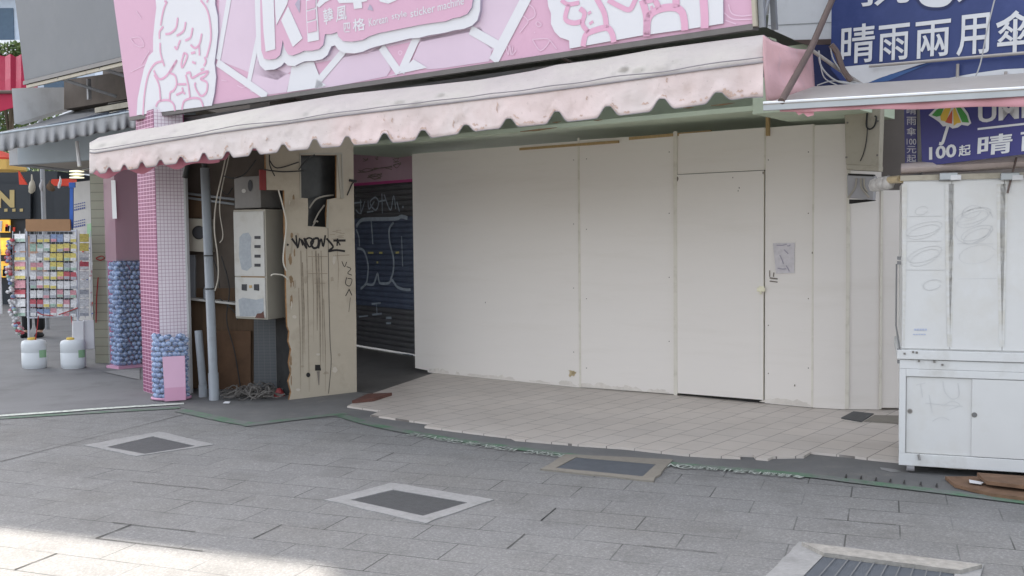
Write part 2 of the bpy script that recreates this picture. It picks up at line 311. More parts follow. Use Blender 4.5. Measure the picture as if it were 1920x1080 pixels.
M = dict(
    paving=m_paving(), tile=m_tile(),
    asphalt=mat('asphalt', (.17, .17, .172), .85, var=.12, scale=1.2, dirt=(.10, .10, .10), dscale=2, bump=.25, bscale=160),
    concrete=mat('worn_concrete', (.135, .134, .132), .85, var=.16, scale=2.2, dirt=(.20, .19, .175), dscale=3.5, bump=.25, bscale=120),
    floor_in=mat('corridor_floor', (.10, .095, .09), .6, var=.12, dirt=(.05, .048, .045)),
    green_line=mat('green_road_paint', (.085, .16, .10), .7, var=.2, scale=14, dirt=(.15, .152, .148), dscale=6, dth=(.40, .58), damt=.9),
    white_line=mat('white_road_paint', (.55, .58, .52), .7, var=.15, scale=30, dirt=(.2, .21, .2), dscale=22, dth=(.5, .65), damt=.8),
    hoard=mat('painted_board', (.785, .738, .69), .6, var=.010, scale=2.0, stretch=(.6, .6, 5), dirt=(.68, .63, .565), dscale=1.1, damt=.35),
    hoard_edge=mat('board_edge', (.72, .68, .58), .6, var=.06),
    batten=mat('board_batten', (.70, .66, .58), .6, var=.05, dirt=(.4, .36, .28), dscale=9, damt=.4),
    wood=mat('raw_timber', (.42, .29, .14), .7, var=.15, scale=12, stretch=(6, 6, 1)),
    green=mat('pale_green_paint', (.58, .67, .52), .6, var=.05, scale=3, dirt=(.48, .56, .45), dscale=2.5, damt=.5),
    rust=mat('rust_stain', (.30, .20, .11), .8, var=.2, scale=20),
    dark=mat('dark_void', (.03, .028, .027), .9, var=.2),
    upper=mat('shade_mass_render', (.36, .35, .34), .8, var=.1),
    tower=mat('pale_blue_render', (.46, .52, .60), .8, var=.06),
    pink_sign=mat('pink_vinyl', (.61, .375, .49), .45, var=.02, scale=2), lilac=mat('lilac_vinyl', (.62, .495, .59), .45, var=.05, scale=1.5),
    white_vinyl=mat('white_vinyl', (.66, .66, .69), .45, var=.015, scale=2),
    pink_line=mat('pink_vinyl_line', (.66, .37, .50), .45, var=.03), faint_line=mat('faint_pink_line', (.70, .50, .61), .45, var=.03),
    sign_frame=mat('sign_frame_metal', (.16, .15, .145), .5, .3, var=.1, scale=8), grey_metal=mat('galvanised_sheet', (.27, .28, .30), .45, .35, var=.1, scale=6, dirt=(.2, .15, .11), dscale=4, damt=.5),
    fabric_pink=m_fabric('faded_pink_canvas', (.65, .535, .515), (.50, .39, .34), (1, 1, .45), (.63, .575, .555)),
    fabric_top=m_fabric('weathered_canvas', (.46, .42, .40), (.36, .33, .31), (1, 1, 1), (.50, .475, .425)),
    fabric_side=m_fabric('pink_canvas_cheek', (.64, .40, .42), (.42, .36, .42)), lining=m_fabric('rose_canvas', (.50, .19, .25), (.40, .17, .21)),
    seam=mat('canvas_seam', (.28, .26, .27), .8),
    grey_fabric=m_fabric('grey_canvas', (.26, .265, .275), (.20, .205, .22), (6, 6, 1)), grey_fabric2=m_fabric('grey_canvas_roof', (.22, .222, .23), (.17, .172, .18)),
    billboard=mat('grey_board', (.155, .163, .175), .6, var=.05, scale=3, dirt=(.19, .195, .2), dscale=2.5, damt=.4),
    cream=mat('cream_board', (.44, .385, .305), .7, var=.07, scale=3, dirt=(.26, .21, .15), dscale=3.2, damt=.45), ink=mat('black_marker', (.025, .022, .022), .7), ink2=mat('faded_ink', (.20, .17, .145), .7), drip=mat('grime_drip', (.27, .225, .17), .8, var=.3, scale=25),
    opening=mat('dark_interior', (.045, .046, .046), .25, var=.3), torn=mat('torn_chipboard', (.23, .12, .05), .9, var=.35, scale=40),  # opening: near-black colour stands in for the shade inside the hollow pillar
    shutter=mat('shutter_metal', (.10, .10, .105), .5, .2, var=.15, scale=6, dirt=(.05, .05, .05), dscale=3), shutter_blue=mat('shutter_blue_spray', (.072, .090, .135), .55, var=.22, scale=6),
    spray=mat('pale_spray_paint', (.30, .345, .39), .7, var=.25, scale=15), spray_y=mat('yellow_spray_paint', (.5, .45, .15), .7),
    mauve=mat('mauve_sign', (.42, .28, .33), .6, var=.06), magenta=mat('magenta_trim', (.42, .06, .20), .5),
    pvc=mat('grey_plastic_pipe', (.27, .29, .31), .4, var=.08, dirt=(.17, .165, .16), dscale=6, damt=.5), cable=mat('old_cable', (.36, .33, .28), .6, var=.1), cable_dk=mat('black_cable', (.03, .03, .03), .5),
    cab=mat('cabinet_enamel', (.48, .47, .44), .5, var=.05, dirt=(.33, .30, .25), dscale=5, damt=.6), cab_side=mat('cabinet_side', (.36, .335, .28), .55, var=.05), cab_dk=mat('old_steel_cabinet', (.20, .19, .18), .55, .2, var=.1, dirt=(.12, .11, .1)),
    bare=mat('bare_zinc', (.31, .335, .36), .45, .4, var=.12, scale=30), label=mat('black_label', (.035, .035, .04), .5),
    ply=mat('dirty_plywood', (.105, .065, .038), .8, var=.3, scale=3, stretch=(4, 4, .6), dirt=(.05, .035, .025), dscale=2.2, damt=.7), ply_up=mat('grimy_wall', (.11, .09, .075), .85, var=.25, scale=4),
    smalltile=m_grid('small_grey_tile', (.10, .108, .115), (.155, .155, .15), (.06, .03), .002), redjunk=mat('red_plastic', (.22, .03, .03), .5),
    grid_white=m_grid('pink_check_panel', (.80, .73, .78), (.42, .26, .36), (.034, .034), .002), grid_mag=m_grid('magenta_grid_panel', (.22, .055, .13), (.62, .36, .48), (.085, .036), .0035), pink_card=mat('pink_card', (.64, .40, .53), .6, var=.03), pink_card2=mat('pink_card_dark', (.56, .30, .42), .6, var=.03),
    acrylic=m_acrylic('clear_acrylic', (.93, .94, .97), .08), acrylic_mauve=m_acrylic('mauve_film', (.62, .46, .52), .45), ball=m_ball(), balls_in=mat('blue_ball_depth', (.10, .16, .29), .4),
    pillar_tile=m_grid('celadon_tile', (.33, .335, .26), (.19, .19, .15), (.6, .105), .0045), paper=mat('white_paper', (.62, .62, .63), .7, var=.05), paper_lav=mat('lavender_paper', (.62, .585, .60), .7, var=.12, scale=22), blue_ink=mat('blue_print', (.04, .06, .22), .6), green_ink=mat('green_print', (.25, .42, .25), .6),
    steel=mat('white_steel_tube', (.48, .50, .56), .4, var=.05), jug=mat('white_jug_plastic', (.58, .61, .63), .35, var=.03), yellow=mat('yellow_cap', (.60, .42, .08), .5), card=mat('brown_cardboard', (.30, .175, .095), .8, var=.08, scale=8),
    card_dk=mat('shaded_cardboard', (.16, .095, .058), .85, var=.3, scale=12, dirt=(.07, .045, .03), dscale=5),  # card colour darkened to carry the shade under the cart
    blue=mat('blue_banner', (.03, .11, .42), .5), cord_red=mat('red_cord', (.35, .03, .03), .6), bag=mat('white_bag', (.68, .68, .69), .6, var=.06),
    red=mat('red_canopy', (.42, .02, .065), .6, var=.05), red2=mat('bright_red_cloth', (.65, .06, .03), .6), orange=mat('yellow_cloth', (.75, .50, .15), .6), cloth_w=mat('pale_cloth', (.6, .5, .45), .6),
    char=mat('charcoal_panel', (.028, .034, .042), .5, var=.1), gold=mat('gold_letter', (.46, .36, .16), .5, var=.05), fascia_blue=mat('blue_grey_fascia', (.33, .385, .43), .6, var=.05), ceiling=mat('beige_ceiling', (.33, .305, .275), .7, var=.05),
    glow=mat('warm_shelf_light', (1., .42, .06), .5, var=.5, scale=3, emit=.22), lampglow=mat('lamp_shade_glow', (.9, .85, .62), .4, emit=.3), leaf=mat('leaf_green', (.06, .10, .028), .7, var=.3, scale=3), leaf2=mat('leaf_light', (.12, .16, .045), .7, var=.3, scale=3), bark=mat('bark', (.08, .06, .04), .9),
    white_panel=mat('white_cladding', (.76, .78, .80), .5, var=.04, dirt=(.5, .5, .5), damt=.4), blue_sign=mat('navy_vinyl', (.028, .046, .155), .45, var=.1, scale=3, dirt=(.05, .07, .2), dscale=6, damt=.5), blue_sign2=mat('violet_navy_vinyl', (.036, .036, .17), .45, var=.08, scale=3), navy_dk=mat('dark_navy', (.02, .028, .09), .5), mid_blue=mat('mid_blue_vinyl', (.04, .10, .26), .45),
    letter=mat('white_letter', (.60, .61, .63), .5, var=.05, dirt=(.45, .45, .45), dscale=9, damt=.4), canopy=mat('grey_canopy_sheet', (.33, .305, .285), .5, .1, var=.08, scale=4, dirt=(.42, .41, .40), dscale=5, damt=.5), canopy_edge=mat('canopy_edge_metal', (.36, .38, .39), .4, .4, var=.08), brown=mat('brown_steel', (.13, .095, .085), .5, .3, var=.15), pinkcloth=mat('pink_cloth', (.66, .34, .39), .7, var=.06),
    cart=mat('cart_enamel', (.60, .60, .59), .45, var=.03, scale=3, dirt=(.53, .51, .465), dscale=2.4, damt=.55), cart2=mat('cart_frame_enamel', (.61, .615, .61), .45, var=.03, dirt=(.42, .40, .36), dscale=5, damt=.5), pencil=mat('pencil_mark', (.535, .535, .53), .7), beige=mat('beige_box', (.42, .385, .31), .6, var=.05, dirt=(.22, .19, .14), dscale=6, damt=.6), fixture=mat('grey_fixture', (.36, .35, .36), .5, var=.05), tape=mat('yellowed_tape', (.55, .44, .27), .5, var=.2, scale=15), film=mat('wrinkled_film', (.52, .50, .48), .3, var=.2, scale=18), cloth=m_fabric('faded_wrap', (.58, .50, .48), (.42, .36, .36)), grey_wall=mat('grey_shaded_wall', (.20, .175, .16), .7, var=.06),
    iron=mat('cast_iron', (.075, .077, .080), .6, .3, var=.15, scale=20, bump=.3, bscale=90), kerb=mat('granite_surround', (.255, .252, .248), .8, var=.14, scale=40, dirt=(.17, .17, .165), dscale=7, damt=.7), kerb_warm=mat('weathered_surround', (.215, .195, .165), .8, var=.1, scale=20), iron_blue=mat('slate_plate', (.085, .095, .11), .6, .2, var=.12, scale=12),
    bolt=mat('bolt_steel', (.2, .19, .18), .4, .7), brass=mat('pale_brass', (.80, .76, .58), .4, .1), rubber=mat('grey_rubber', (.17, .17, .17), .6), trousers=mat('black_trousers', (.012, .012, .014), .8), skin=mat('skin', (.42, .25, .18), .6), shirt=mat('pale_shirt', (.45, .45, .46), .8), mat_brown=mat('reddish_wood', (.10, .045, .035), .7, var=.3, scale=9),
    yellow_u=mat('yellow_print', (.62, .42, .06), .5), green_u=mat('green_umbrella_print', (.05, .25, .05), .5), red_u=mat('red_print', (.50, .09, .05), .5), winblue=mat('window_glass', (.05, .09, .14), .2), tan=mat('tan_render', (.5, .4, .28), .7),
)
def pebble(base, f): return tuple(min(1, x * f) for x in base)

# ================================================================== SETTING
g = MB(); g.face([(-400, -60, 0), (400, -60, 0), (400, 500, 0), (-400, 500, 0)]); struct(g.build('ground', M['asphalt']))
edge = [(-120, 790), (0, 783), (180, 772), (335, 763), (400, 785), (470, 802), (560, 789), (640, 783), (700, 797), (770, 813), (860, 828), (1000, 847), (1090, 858), (1240, 871), (1500, 895), (1700, 917), (1920, 943), (2200, 975)]
Ep = [G(x, y) for x, y in edge]
pv = MB(); pv.face([p + V((0, 0, .004)) for p in Ep] + [(9, 4.2, .004), (9, -14, .004), (-14, -14, .004), (-14, 8.7, .004)]); struct(pv.build('pavement', M['paving']))
cc = MB(); cc.face([p + V((0, 0, .006)) for p in Ep[3:]] + [G(2200, 800, .006), G(1700, 790, .006), G(1000, 700, .006), G(670, 690, .006), G(345, 720, .006)]); struct(cc.build('shop_front_concrete', M['concrete']))
tedge = [(651, 761), (714, 770), (695, 778), (725, 782), (751, 786), (807, 793), (796, 799), (850, 806), (907, 813), (958, 819), (966, 823), (1084, 833), (1173, 839), (1280, 851), (1343, 855), (1390, 857), (1383, 852), (1413, 853), (1417, 858), (1440, 860), (1450, 856), (1507, 855), (1520, 847), (1580, 853), (1640, 860), (1683, 864), (1800, 876), (1960, 880)]
tpts = [G(x, y, .022) for x, y in tedge] + [V((6.0, 7.8, .022)), V((6.5, 12, .022)), V((0, 14.5, .022)), G(805, 702, .022), G(700, 737, .022)]
tb = MB(); tb.prism(tpts, (0, 0, -.021)); struct(tb.build('tiled_floor', M['tile']))
cf = MB(); cf.face([G(672, 733, .012), G(700, 737, .012), G(805, 702, .012), (1.5, 14.6, .012), (-2.6, 14.6, .012), G(600, 700, .012)]); struct(cf.build('corridor_floor', M['floor_in']))
# the street beyond the corner is the ground sheet itself; a pale strip of old kerb marks its near edge
def line_on_ground(pts, w, z): return [G(x, y, z) for x, y in pts], w
gl = MB()
def groundribbon(mb, pix, wid, z, k=5, mi=0):
    mb.ribbon([V((p.x, p.y, z)) for p in spline([G(x, y) for x, y in pix], k)], wid, (0, 0, 1), mi)
groundribbon(gl, [(-60, 791), (0, 786), (180, 775), (338, 766)], .10, .0100)
groundribbon(gl, [(338, 771), (430, 791), (478, 798)], .13, .0104, 4)
groundribbon(gl, [(455, 800), (560, 787), (650, 777)], .11, .0108, 4)
groundribbon(gl, [(640, 781), (690, 796), (770, 813), (860, 828), (1000, 847), (1090, 858), (1240, 871), (1500, 893), (1600, 905), (1700, 917), (1920, 944), (2150, 972)], .10, .0112)
struct(gl.build('green_line_paint', M['green_line']))
wl = MB(); groundribbon(wl, [(-60, 785), (0, 781), (90, 775), (200, 767), (345, 758)], .09, .0085); struct(wl.build('white_kerb_line', M['white_line']))
wt = MB(); ZT = .0150
for body, a, b in (('綠線內禁止吸菸', (1483, 892), (1296, 875)), ('NO', (1270, 873), (1232, 870)), ('SMOKING', (1075, 856.5), (986, 846)), ('WITHIN', (970, 844), (906, 835)), ('THE', (897, 833.5), (873, 830)), ('GREEN', (865, 829), (810, 820)), ('LINE', (803, 819), (769, 813))):
    A, B = G(a[0], a[1], ZT), G(b[0], b[1], ZT); q = (B - A).normalized().cross(V((0, 0, 1))); q = q if q.y < 0 else -q
    A -= q * .045; B -= q * .045; letters(wt, body, A, B, A + q * .09, .008)
c0 = G(1284, 874.5, ZT); wt.ribbon([c0 + V((math.cos(t) * .045, math.sin(t) * .045, 0)) for t in [k * math.pi / 8 for k in range(17)]], .015, (0, 0, 1)); wt.ribbon([c0 + V((-.03, -.03, 0)), c0 + V((.03, .03, .0))], .014, (0, 0, 1))
wt.ribbon([G(1490, 892, ZT), G(1504, 895, ZT)], .05, (0, 0, 1))
struct(wt.build('painted_smoking_notice', mat('worn_white_paint', (.40, .43, .39), .7, var=.15, scale=30, dirt=(.17, .2, .17), dscale=18, dth=(.48, .62), damt=.8)))
# short dark marks across the green line by the cart
mk = MB()
for x in (1587, 1615, 1643, 1670, 1696, 1727, 1757): mk.ribbon([G(x, 889 + (x - 1587) * .1, .0135), G(x - 1, 896 + (x - 1587) * .1, .0135)], [.006, .014], (0, 0, 1))
struct(mk.build('painted_tick_marks', M['ink']))
jt = MB()
def pav(p): c, s_ = math.cos(TH), math.sin(TH); return p.x * c - p.y * s_, p.x * s_ + p.y * c
def unpav(u, v): c, s_ = math.cos(TH), math.sin(TH); return V((u * c + v * s_, -u * s_ + v * c, .0075))
PU0, PV0 = pav(G(1688, 1013))
for a, b, w in (((0, 868), (345, 778), .014), ((150, 998), (222, 978), .016), ((222, 977), (378, 994), .010), ((0, 1050), (78, 1022), .014), ((195, 1005), (395, 1029), .010), ((555, 878), (645, 889), .008), ((258, 902), (400, 916), .009), ((1215, 1013), (1350, 1028), .008), ((948, 1028), (975, 1004), .010), ((1545, 973), (1680, 986), .008), ((460, 1015), (515, 985), .010), ((1100, 975), (1120, 955), .008), ((1010, 977), (1035, 957), .008), ((660, 860), (690, 850), .008)):
    (u0, v0), (u1, v1) = pav(G(*a)), pav(G(*b))
    if abs(u1 - u0) > abs(v1 - v0): v0 = v1 = PV0 + round(((v0 + v1) / 2 - PV0) / PH) * PH
    elif a != (0, 868):
        k = math.floor(((v0 + v1) / 2 - PV0) / PH); o_ = 0 if k % 2 == 0 else PW / 2; u0 = u1 = PU0 + o_ + round(((u0 + u1) / 2 - PU0 - o_) / PW) * PW; v0 = PV0 + k * PH; v1 = v0 + PH
    else: u0 = u1 = (u0 + u1) / 2
    w *= .75; jt.ribbon([unpav(u0, v0), unpav((u0 + u1) / 2, (v0 + v1) / 2), unpav(u1, v1)], [w, w * .45, w], (0, 0, 1))
struct(jt.build('open_paving_joints', mat('joint_dirt', (.062, .06, .056), .9)))

# manholes ---------------------------------------------------------------
def manhole(label, plate, frame, mp, mf, z=.0015, extra=None, group=None):
    c = G(sum(p[0] for p in plate) / 4, sum(p[1] for p in plate) / 4, 0)
    t = thing('manhole_cover', label, 'manhole cover', c, group)
    fo = []
    for q in range(4):
        A_, B_ = G(*frame[q], z + .008), G(*frame[(q + 1) % 4], z + .008)
        fo += [A_ + (B_ - A_) * (e_ / 7) + V((random.uniform(-.008, .008), random.uniform(-.008, .008), 0)) for e_ in range(7)]
    ho = [G(x, y, z + .008) for x, y in plate]
    MB().holed(fo, [ho], (0, 0, -.012)).build('surround', mf, t)
    pb = MB(); cen = sum(ho, V()) / 4; ins = [p + (cen - p) * .012 for p in ho]; pb.prism([p - V((0, 0, .003)) for p in ins], (0, 0, -.008)); pb.build('plate', mp, t)
    if extra: extra(t, ho, z)
    return t
manhole('dark iron cover in a pale stone surround, left, near the green paint', [(200, 838), (287, 818), (367, 836), (272, 851)], [(158, 834), (300, 809), (402, 833), (254, 855)], M['iron'], M['kerb'])
manhole('dark iron cover in a pale stone surround in the middle of the paving', [(657, 937), (737, 918), (877, 942), (793, 967)], [(610, 937), (735, 905), (928, 936), (797, 980)], M['iron'], M['kerb'])
manhole('bluish plate in a weathered brown surround on the green line', [(1042, 877), (1080, 857), (1230, 870), (1205, 893)], [(1013, 879), (1062, 851), (1262, 861), (1225, 901)], M['iron_blue'], M['kerb_warm'], z=.0075)
t4 = manhole('large slotted grey cover in a broken concrete surround at the near edge of the photo', [(1500, 1086), (1546, 1039), (1790, 1074), (1776, 1150)], [(1422, 1092), (1500, 1016), (1842, 1058), (1830, 1170)], M['iron_blue'], M['kerb'], z=.0045, extra=None)
a, b, c, d = [G(x, y, .0165) for x, y in [(1500, 1086), (1546, 1039), (1790, 1074), (1776, 1150)]]
br = MB()
for k in range(1, 10):
    f = k / 10; br.ribbon([b + (c - b) * f, a + (d - a) * f], .005, (0, 0, 1))
br.build('groove_pattern', mat('groove_line', (.15, .152, .155), .7), t4)
rim = MB(); rim.prism([G(x, y, .03) for x, y in [(1503, 1016), (1842, 1058), (1800, 1069), (1545, 1036)]], (0, 0, -.02)); rim.build('raised_rim', mat('rough_mortar', (.28, .265, .24), .9, var=.25, scale=25, bump=.6, bscale=30), t4)
sm = MB(); sm.prism([G(x, y, .03) for x, y in [(1577, 783), (1600, 771), (1638, 775), (1615, 790)]], (0, 0, -.012)); tag(sm.build('drain_cover', M['iron'], loc=G(1607, 780, 0)), 'small dark drain cover set in the tiled floor', 'drain cover')
sm = MB(); sm.face([G(x, y, .0245) for x, y in [(1619, 790), (1640, 778), (1690, 779), (1690, 795)]]); struct(sm.build('bare_screed_patch', M['kerb_warm']))
bd = MB(); bd.prism([G(x, y, .05) for x, y in [(660, 751), (690, 738), (735, 736), (700, 747)]], (0, 0, -.03)); tag(bd.build('wooden_board', M['mat_brown'], loc=G(695, 747)), 'dark reddish board lying on the floor beside the cream pillar', 'board')

# ================================================================== BIG STRUCTURE
FU = V((.788, -.616, 0)); FB = V((.616, .788, 0))            # along the shop front, and back into the shop
BE = V((.076, 9.5, 0))                                        # a point below the beam's face
ZS = 2.49
bl_ = BE - FU * 3.3; br_ = BE + FU * 2.50
# shop building: ceiling, beam, rear walls, unseen block that shades the paving
shop = thing('shop_building', 'shop building with pale green beam and ceiling behind the pink awning', 'building', (0, 11, 0))
cb = MB(); cb.prism([bl_ + V((0, 0, ZS + .04)), br_ + V((0, 0, ZS + .04)), br_ + FB * 6 + V((0, 0, ZS + .04)), bl_ + FB * 6 + V((0, 0, ZS + .04))], (0, 0, .3)); cb.build('ceiling', M['green'], shop)
bm_ = MB(); bm_.prism([bl_ + V((0, 0, ZS)), br_ + V((0, 0, ZS)), br_ + V((0, 0, 3.05)), bl_ + V((0, 0, 3.05))], FB * .12); bm_.build('beam', M['green'], shop)
sb0 = BE + FU * 2.36; sbm = MB(); q0 = sb0 - FB * .012 + V((0, 0, ZS - .03)); sbm.prism([q0, q0 + FU * .75, q0 + FU * .75 + V((0, 0, .5)), q0 + V((0, 0, .5))], FB * 1.15); sbm.build('side_beam', M['green'], shop)
bplane = Plane(BE, BE + FU)
rs = MB()
for x0, y0, x1, y1, w in ((1280, 202, 1302, 201, .02), (1333, 198, 1378, 193, .022), (1035, 229.5, 1052, 228, .02), (1113, 226, 1130, 224, .015), (975, 247, 1045, 239, .03)):
    rs.ribbon([bplane.px(x0, y0, .004), bplane.px((x0 + x1) / 2, (y0 + y1) / 2 + .5, .004), bplane.px(x1, y1, .004)], [w * .2, w * .6, w * .1], bplane.n)
rs.build('rust_mark', M['rust'], shop)
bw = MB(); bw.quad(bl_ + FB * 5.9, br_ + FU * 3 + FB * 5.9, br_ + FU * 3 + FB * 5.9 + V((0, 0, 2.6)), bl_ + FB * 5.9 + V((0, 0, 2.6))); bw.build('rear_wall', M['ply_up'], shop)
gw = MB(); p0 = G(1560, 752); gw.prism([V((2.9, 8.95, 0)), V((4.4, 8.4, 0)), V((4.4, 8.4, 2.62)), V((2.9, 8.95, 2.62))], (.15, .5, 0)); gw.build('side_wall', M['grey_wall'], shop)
PD = V((.942, -.336, 0)); PB = V((.336, .942, 0)); c0 = V((-3.69, 10.4, 0))
ub = MB(); ub.prism([c0 + V((0, 0, 3.3)), c0 + PD * 11 + V((0, 0, 3.3)), c0 + PD * 11 + PB * 14 + V((0, 0, 3.3)), c0 + PB * 14 + V((0, 0, 3.3))], (0, 0, 6.4)); ub.build('shade_mass', M['upper'], shop)  # unseen upper mass, its height and edge set to shade the paving
# neighbour on the corner
nb = thing('corner_building', 'corner building with blue grey fascia and unseen shading slab beyond the grey awning', 'building', (-7, 16, 0))
nbm = MB(); nbm.prism([c0 + V((-.02, 0, 8.2)), V((-6.7, 11.48, 8.2)), V((-15.2, 27.2, 8.2)), V((-4, 30, 8.2)), V((-3.0, 12.5, 8.2))], (0, 0, .82)); nbm.build('shade_mass', M['tower'], nb)  # thin unseen slab added so its shadow covers the street corner
rl = MB(); r0 = c0 + V((.25, .25, 9.72)); r1 = V((-6.8, 11.85, 9.72)); rl.tube([r0, (r0 + r1) / 2, r1], .11, 8)
for k in range(3): p = r0 + (r1 - r0) * (k / 2); rl.tube([p - V((0, 0, .69)), p], .03, 6)
rl.build('shade_rail', M['grey_metal'], nb)  # unseen rail added to cast the streak across the sunlit patch
fz = 2.49; fa = D(33, 290, 12.9); fb = D(150, 285, 12.3); fa.z = fb.z = fz
fm = MB(); fm.prism([fa, fb + (fb - fa) * 1.5, fb + (fb - fa) * 1.5 + V((0, 0, .75)), fa + V((0, 0, .28))], V((.10, .06, 0))); fm.build('fascia', M['fascia_blue'], nb)
cm = MB(); e1 = fb + (fb - fa) * 1.5; cm.prism([fa + V((.1, .06, .01)), e1 + V((.1, .06, .01)), e1 + V((1.0, 3.6, .01)), fa + V((.55, 3.6, .01))], (0, 0, .5)); cm.build('ceiling', M['ceiling'], nb)
lb = MB(); lb.prism([fa + V((-.16, .1, 0)), fa + V((0, .0, 0)), fa + V((.5, 3.7, 0)), fa + V((.3, 3.7, 0))], (0, 0, .3)); lb.build('edge_beam', M['grey_metal'], nb)
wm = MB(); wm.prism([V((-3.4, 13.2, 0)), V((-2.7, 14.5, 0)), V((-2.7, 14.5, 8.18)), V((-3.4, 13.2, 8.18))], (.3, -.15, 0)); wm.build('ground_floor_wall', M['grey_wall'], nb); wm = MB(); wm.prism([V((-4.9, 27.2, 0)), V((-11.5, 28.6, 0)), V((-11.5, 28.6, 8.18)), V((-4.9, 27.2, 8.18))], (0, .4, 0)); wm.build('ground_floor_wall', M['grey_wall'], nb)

# ------------------------------------------------------------------ hoarding
hz = 2.425
ho_ = thing('white_hoarding', 'long white board hoarding with a door closing off the shop', 'hoarding', G(1270, 741))
feet = [(778, 696), (1088, 727), (1270, 741), (1433, 756.5), (1523, 765), (1588, 768.5), (1650, 769), (1700, 769)]
Fp = [G(x, y, .022) for x, y in feet]
def panel(a, b, z0, z1, name='panel', th=.02, off=0., m_=None, c0=None):
    pl = Plane(a, b); a = V((a.x, a.y, 0)) + pl.n * off; b = V((b.x, b.y, 0)) + pl.n * off
    mb = MB(); pts = [a + V((0, 0, z0)), b + V((0, 0, z0)), b + V((0, 0, z1)), a + V((0, 0, z1))]
    if c0: pts = [a + V((0, 0, z0 + c0[1])), a + (b - a) * c0[0] + V((0, 0, z0 + c0[1] * .6)), a + (b - a) * c0[0] + V((0, 0, z0))] + pts[1:]
    mb.prism(pts, -pl.n * th, 0, 1); return mb.build(name, [m_ or M['hoard'], M['hoard_edge']], ho_)
gap = .004
def inset(a, b, k=gap): d = (b - a).normalized() * k; return a + d, b - d
panel(*inset(Fp[0], Fp[1]), .024, hz, c0=(.085, .035)); panel(*inset(Fp[1], Fp[2]), .030, hz + .008)
tops = {3: hz, 4: hz - .01, 5: hz - .01, 6: 1.86}
for k in (3, 4, 5): panel(*inset(Fp[k], Fp[k + 1]), .026, tops[k], off=(.0, .004, -.004)[k - 3])
panel(*inset(Fp[6], Fp[7]), .04, 1.86, off=-.01)
dpl = Plane(Fp[2], Fp[3]); ztop = dpl.px(1350, 324).z
panel(*inset(Fp[2], Fp[3]), ztop + .006, hz + .004, 'header_panel')
dm = MB(); A, B = inset(Fp[2], Fp[3], .006); A = A + dpl.n * .012; B = B + dpl.n * .012
for pp in (A, B): pp.z = 0
dm.prism([A + V((0, 0, .044)), B + V((0, 0, .054)), B + V((0, 0, ztop)), A + V((0, 0, ztop))], -dpl.n * .03, 0, 1); door = dm.build('door', [M['hoard'], M['hoard_edge']], ho_)
gp = MB(); gp.prism([A - dpl.n * .035 + V((0, 0, .024)), B - dpl.n * .035 + V((0, 0, .024)), B - dpl.n * .035 + V((0, 0, ztop + .01)), A - dpl.n * .035 + V((0, 0, ztop + .01))], -dpl.n * .02); gp.build('door_gap', M['dark'], ho_)
lk = MB(); c = dpl.px(1427, 543, .02); lk.box(c, dpl.u * .036, V((0, 0, .017)), dpl.n * .008); lk.box(c + dpl.u * .006 + V((0, 0, .022)), dpl.u * .024, V((0, 0, .007)), dpl.n * .008); lk.tube([c + V((0, 0, -.01)) + dpl.n * .012, c + V((0, 0, -.04)) + dpl.n * .012], .009, 8); lko = lk.build('lock', M['brass'], door, bevel=.002)
def batten(p, w, z0, z1, pl, th=.012, nm='batten', m_='batten'):
    mb = MB(); p = V((p.x, p.y, 0)); mb.box(p + V((0, 0, (z0 + z1) / 2)) + pl.n * th * .6, pl.u * w / 2, V((0, 0, (z1 - z0) / 2)), pl.n * th / 2); mb.build(nm, M[m_], ho_)
pl01 = Plane(Fp[0], Fp[1]); pl12 = Plane(Fp[1], Fp[2])
batten(Fp[1], .020, .03, hz + .03, pl12, .006); batten(Fp[2] - pl12.u * .012, .034, .02, hz + .03, pl12, .016)
batten(Fp[3], .016, ztop + .01, hz, dpl, .005); batten(Fp[4], .016, .03, hz, Plane(Fp[3], Fp[4]), .005); batten(Fp[5], .03, .03, hz - .01, Plane(Fp[4], Fp[5]), .008); batten(Fp[6], .02, .03, 1.95, Plane(Fp[5], Fp[6]), .006)
pl34 = Plane(Fp[3], Fp[4])
st = MB()
for pl, x, y, r in ((pl01, 910, 567, .009), (pl34, 1490, 723, .010), (dpl, 1386, 352, .008), (dpl, 1384, 358, .007), (dpl, 1374, 333, .007), (dpl, 1431, 324, .012), (pl34, 1523, 474, .009), (pl12, 1270, 335, .02)):
    st.face([pl.px(x, y, .016) + pl.u * (r * math.cos(t) * .6) + pl.v * (r * math.sin(t) * random.uniform(.6, 1.4)) for t in [k * math.pi / 4 for k in range(8)]])
st.build('scuff_mark', M['ink2'], ho_)
st = MB()
for k in range(7): st.face([pl01.px(1073 + random.uniform(-6, 6), 700 + random.uniform(-6, 6), .003 + k * .0004) + pl01.u * (.012 * math.cos(t) * random.uniform(.5, 1.3)) + pl01.v * (.012 * math.sin(t) * random.uniform(.5, 1.3)) for t in [q * math.pi / 4 for q in range(8)]])
st.build('tape_scrap', M['tape'], ho_)
for pl, xx, ys in ((pl01, 1076, (300, 420, 540, 660)), (pl12, 1100, (298, 430, 560, 690)), (pl12, 1255, (285, 400, 520, 640)), (pl34, 1441, (300, 610, 700)), (pl34, 1516, (285, 400, 560, 690))):
    for y in ys:
        mb = MB(); c = pl.px(xx, y, .001); mb.lathe(c, [(.001, 0), (.005, .0)], 3); mb = MB(); mb.face([c + pl.n * .004 + pl.u * (.0055 * math.cos(t)) + pl.v * (.0055 * math.sin(t)) for t in [k * math.pi / 4 for k in range(8)]]); mb.build('screw', M['ink2'], ho_)
bsn = MB()
